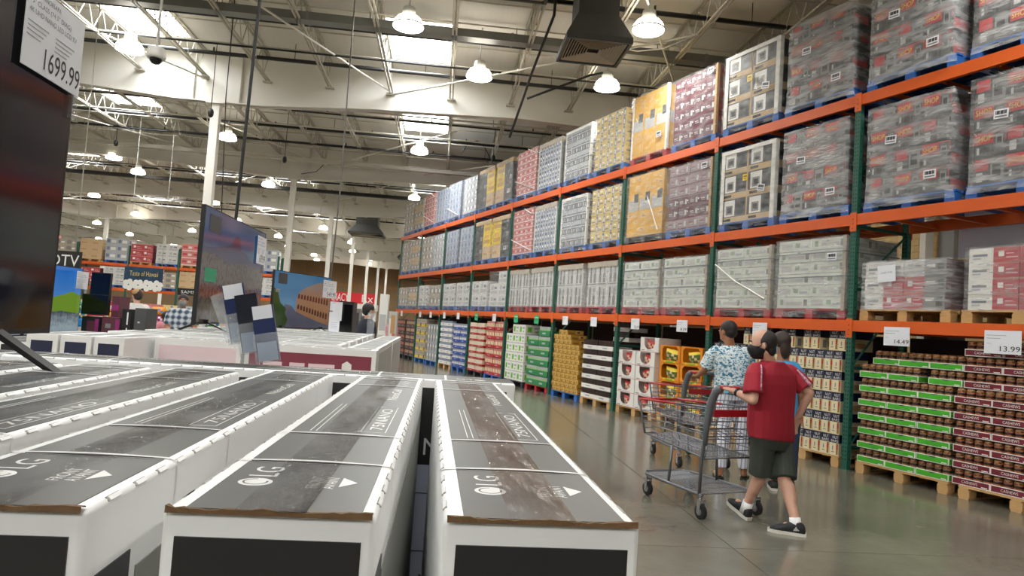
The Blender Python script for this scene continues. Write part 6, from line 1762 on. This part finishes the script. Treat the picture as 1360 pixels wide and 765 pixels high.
q = MB(); vs = []
for (px, py) in ((1018, 462), (1020, 472), (1018, 484), (1016, 497), (1012, 510), (1006, 522)): pass
sl = []
for t in range(7):
    c = Jm['shL'].lerp(Jm['elL'], -.10+t*.14); d = Vector((.25, -.95, .15)).normalized(); sl.append(c+d*(.078 if t else .07)+Vector((.012, 0, .012)))
q.tube(sl, .006, 'piping', 5); ob('sleeve_piping', q, sh)
q = MB(); sl = []
for t in range(5):
    c = Jm['shR'].lerp(Jm['elR'], .05+t*.19); d = Vector((.1, -.9, .35)).normalized(); sl.append(c+d*.080)
q.tube(sl, [.006, .010, .014, .016, .014], 'piping', 6); ob('sleeve_piping', q, sh)

# ---- man in patterned shirt, seen from behind
Yb = 7.52
J = dict(head=P(966, 440, Yb), neck=P(967, 458, Yb), shL=P(947, 466, Yb), shR=P(993, 468, Yb+.04), elL=P(936, 491, Yb+.10), wrL=P(927, 499, Yb+.26), elR=P(1000, 497, Yb+.10), wrR=P(985, 505, Yb+.28),
         hipL=P(962, 521, Yb), hipR=P(984, 522, Yb), knL=P(962, 573, Yb), knR=P(985, 575, Yb), anL=P(957, 617, Yb-.02), anR=P(988, 620, Yb), toeL=P(950, 618, Yb+.18), toeR=P(991, 616, Yb+.15))
J['anL'].z = .085; J['anR'].z = .085; J['toeL'].z = 0.0; J['toeR'].z = 0.0
spec = dict(hair='hair_dark', style='short', handL=((-.15, .95, -.15), (0, 0, -1), .7, -1), handR=((-.4, .9, -.1), (0, 0, -1), .7, 1), sleeve=.85, cuff=.078, hem=-.05, belly=.012, sandal=True)
bm, Jb, hpb, shb = person('man in white and blue leaf print shirt and white trousers, seen from behind', (3.29, Yb, 0), J, (-.45, .88, -.03), 'skin_tan', 'leaf_print', 'stripe_white', spec, .009)
mat('belt_teal', (110, 178, 196), .7, vary=.1)
c = (Jb['hipL']+Jb['hipR'])/2+Vector((0, 0, .02)); q = MB()
rr = [c+Vector((.205*cos(2*pi*i/28), .158*sin(2*pi*i/28), 0)) for i in range(28)]
vs = [v+Vector((0, 0, dz)) for dz in (-.022, .022) for v in rr]; q.add(vs, [(i, (i+1) % 28, 28+(i+1) % 28, 28+i) for i in range(28)], 'belt_teal', True); ob('hem_band', q, shb)

# ---- shopper hidden behind the red shirt
Yc = 7.05
J = dict(head=P(1036, 455, Yc), neck=P(1040, 474, Yc), shL=P(1024, 487, Yc), shR=P(1058, 488, Yc), elL=P(1022, 518, Yc), wrL=P(1020, 542, Yc+.12), elR=P(1062, 518, Yc), wrR=P(1062, 545, Yc+.05), hipL=P(1030, 546, Yc), hipR=P(1052, 547, Yc), knL=P(1030, 596, Yc), knR=P(1051, 597, Yc), anL=P(1028, 638, Yc), anR=P(1050, 640, Yc), toeL=P(1024, 638, Yc+.2), toeR=P(1049, 640, Yc+.18))
for k_ in ('anL', 'anR'): J[k_].z = .085
J['toeL'].z = J['toeR'].z = 0.0
spec = dict(hair='hair_brown', style='long', mask='mask_blue', handL=((0, .3, -1), (1, 0, 0), .3, 1), handR=((0, .3, -1), (-1, 0, 0), .3, -1), sleeve=.8, hs=.95)
person('shopper in sky blue top with light blue mask behind the man in red', (J['hipL'].x, Yc, 0), J, (-.5, .85, 0), 'skin_tan', 'shirt_sky', 'jeans', spec, .010)

# ---- far shoppers: standing figures from one recipe
def stander(label, px, py_head, Y, hgt, face, top, bottom, hair, style='short', mask=None, skin='skin_tan', arms='down', extra=None):
    p = at_y(px, py_head, Y); k = hgt/1.72; f = Vector(face).normalized(); f.z = 0; r = f.cross(Vector((0, 0, 1))); B = Vector((p.x, Y, 0))
    def W(x, y, z): return B+r*(x*k)+f*(y*k)+Vector((0, 0, z*k))
    J = dict(head=W(0, .02, 1.60), neck=W(0, 0, 1.46), shL=W(-.185, 0, 1.40), shR=W(.185, 0, 1.40), hipL=W(-.09, 0, .90), hipR=W(.09, 0, .90), knL=W(-.10, .02, .48), knR=W(.10, .03, .48), anL=W(-.10, -.02, .085/k), anR=W(.10, 0, .085/k), toeL=W(-.12, .17, 0), toeR=W(.12, .19, 0))
    if arms == 'down': J.update(elL=W(-.24, -.02, 1.12), wrL=W(-.25, .06, .88), elR=W(.24, -.02, 1.12), wrR=W(.25, .06, .88)); hL = ((f*.1-Vector((0, 0, 1))), r, .3, 1); hR = ((f*.1-Vector((0, 0, 1))), -r, .3, -1)
    else: J.update(elL=W(-.23, .05, 1.12), wrL=W(-.15, .28, 1.10), elR=W(.23, .05, 1.12), wrR=W(.15, .28, 1.08)); hL = (f, Vector((0, 0, -1)), .5, -1); hR = (f, Vector((0, 0, -1)), .5, 1)
    spec = dict(hair=hair, style=style, mask=mask, handL=hL, handR=hR, sleeve=.8)
    return person(label, B, J, f, skin, top, bottom, spec, .014)
stander('man in blue plaid shirt and grey mask beyond the cartons', 243, 405, 12.6, 1.68, (.25, -1, 0), 'plaid', 'jeans', 'hair_dark', mask='grey_mid', arms='fwd')
o_, J_, hp_, _s = stander('man in white shirt and cap facing away on the left', 182, 398, 13.0, 1.72, (-.75, .66, 0), 'shirt_white', 'jeans', 'hair_brown', skin='skin_fair', arms='fwd')
q = MB(); q.ellipsoid(hp_(0, -.012, .060), (.086, .104, .070), 'kraft', 14, 8); ob('cap', q, o_)
stander('child with long dark hair and pale top by the blue bags', 220, 424, 15.5, 1.30, (-.6, .7, 0), 'shirt_pink', 'jeans', 'hair_dark', 'long')
stander('man in dark navy shirt with black hair near the pharmacy aisle', 489, 415, 11.2, 1.72, (.8, .45, 0), 'shirt_navy', 'jeans', 'hair_dark', skin='skin_fair')
stander('woman in pink top with dark hair left of the navy shirt', 481, 428, 15.0, 1.50, (.6, .7, 0), 'shirt_pink', 'shirt_white', 'hair_dark', 'long', skin='skin_fair')
stander('shopper in pale top far right of the pharmacy', 521, 424, 19.0, 1.58, (-.7, -.5, 0), 'shirt_pink', 'jeans', 'hair_brown', 'long', skin='skin_fair')
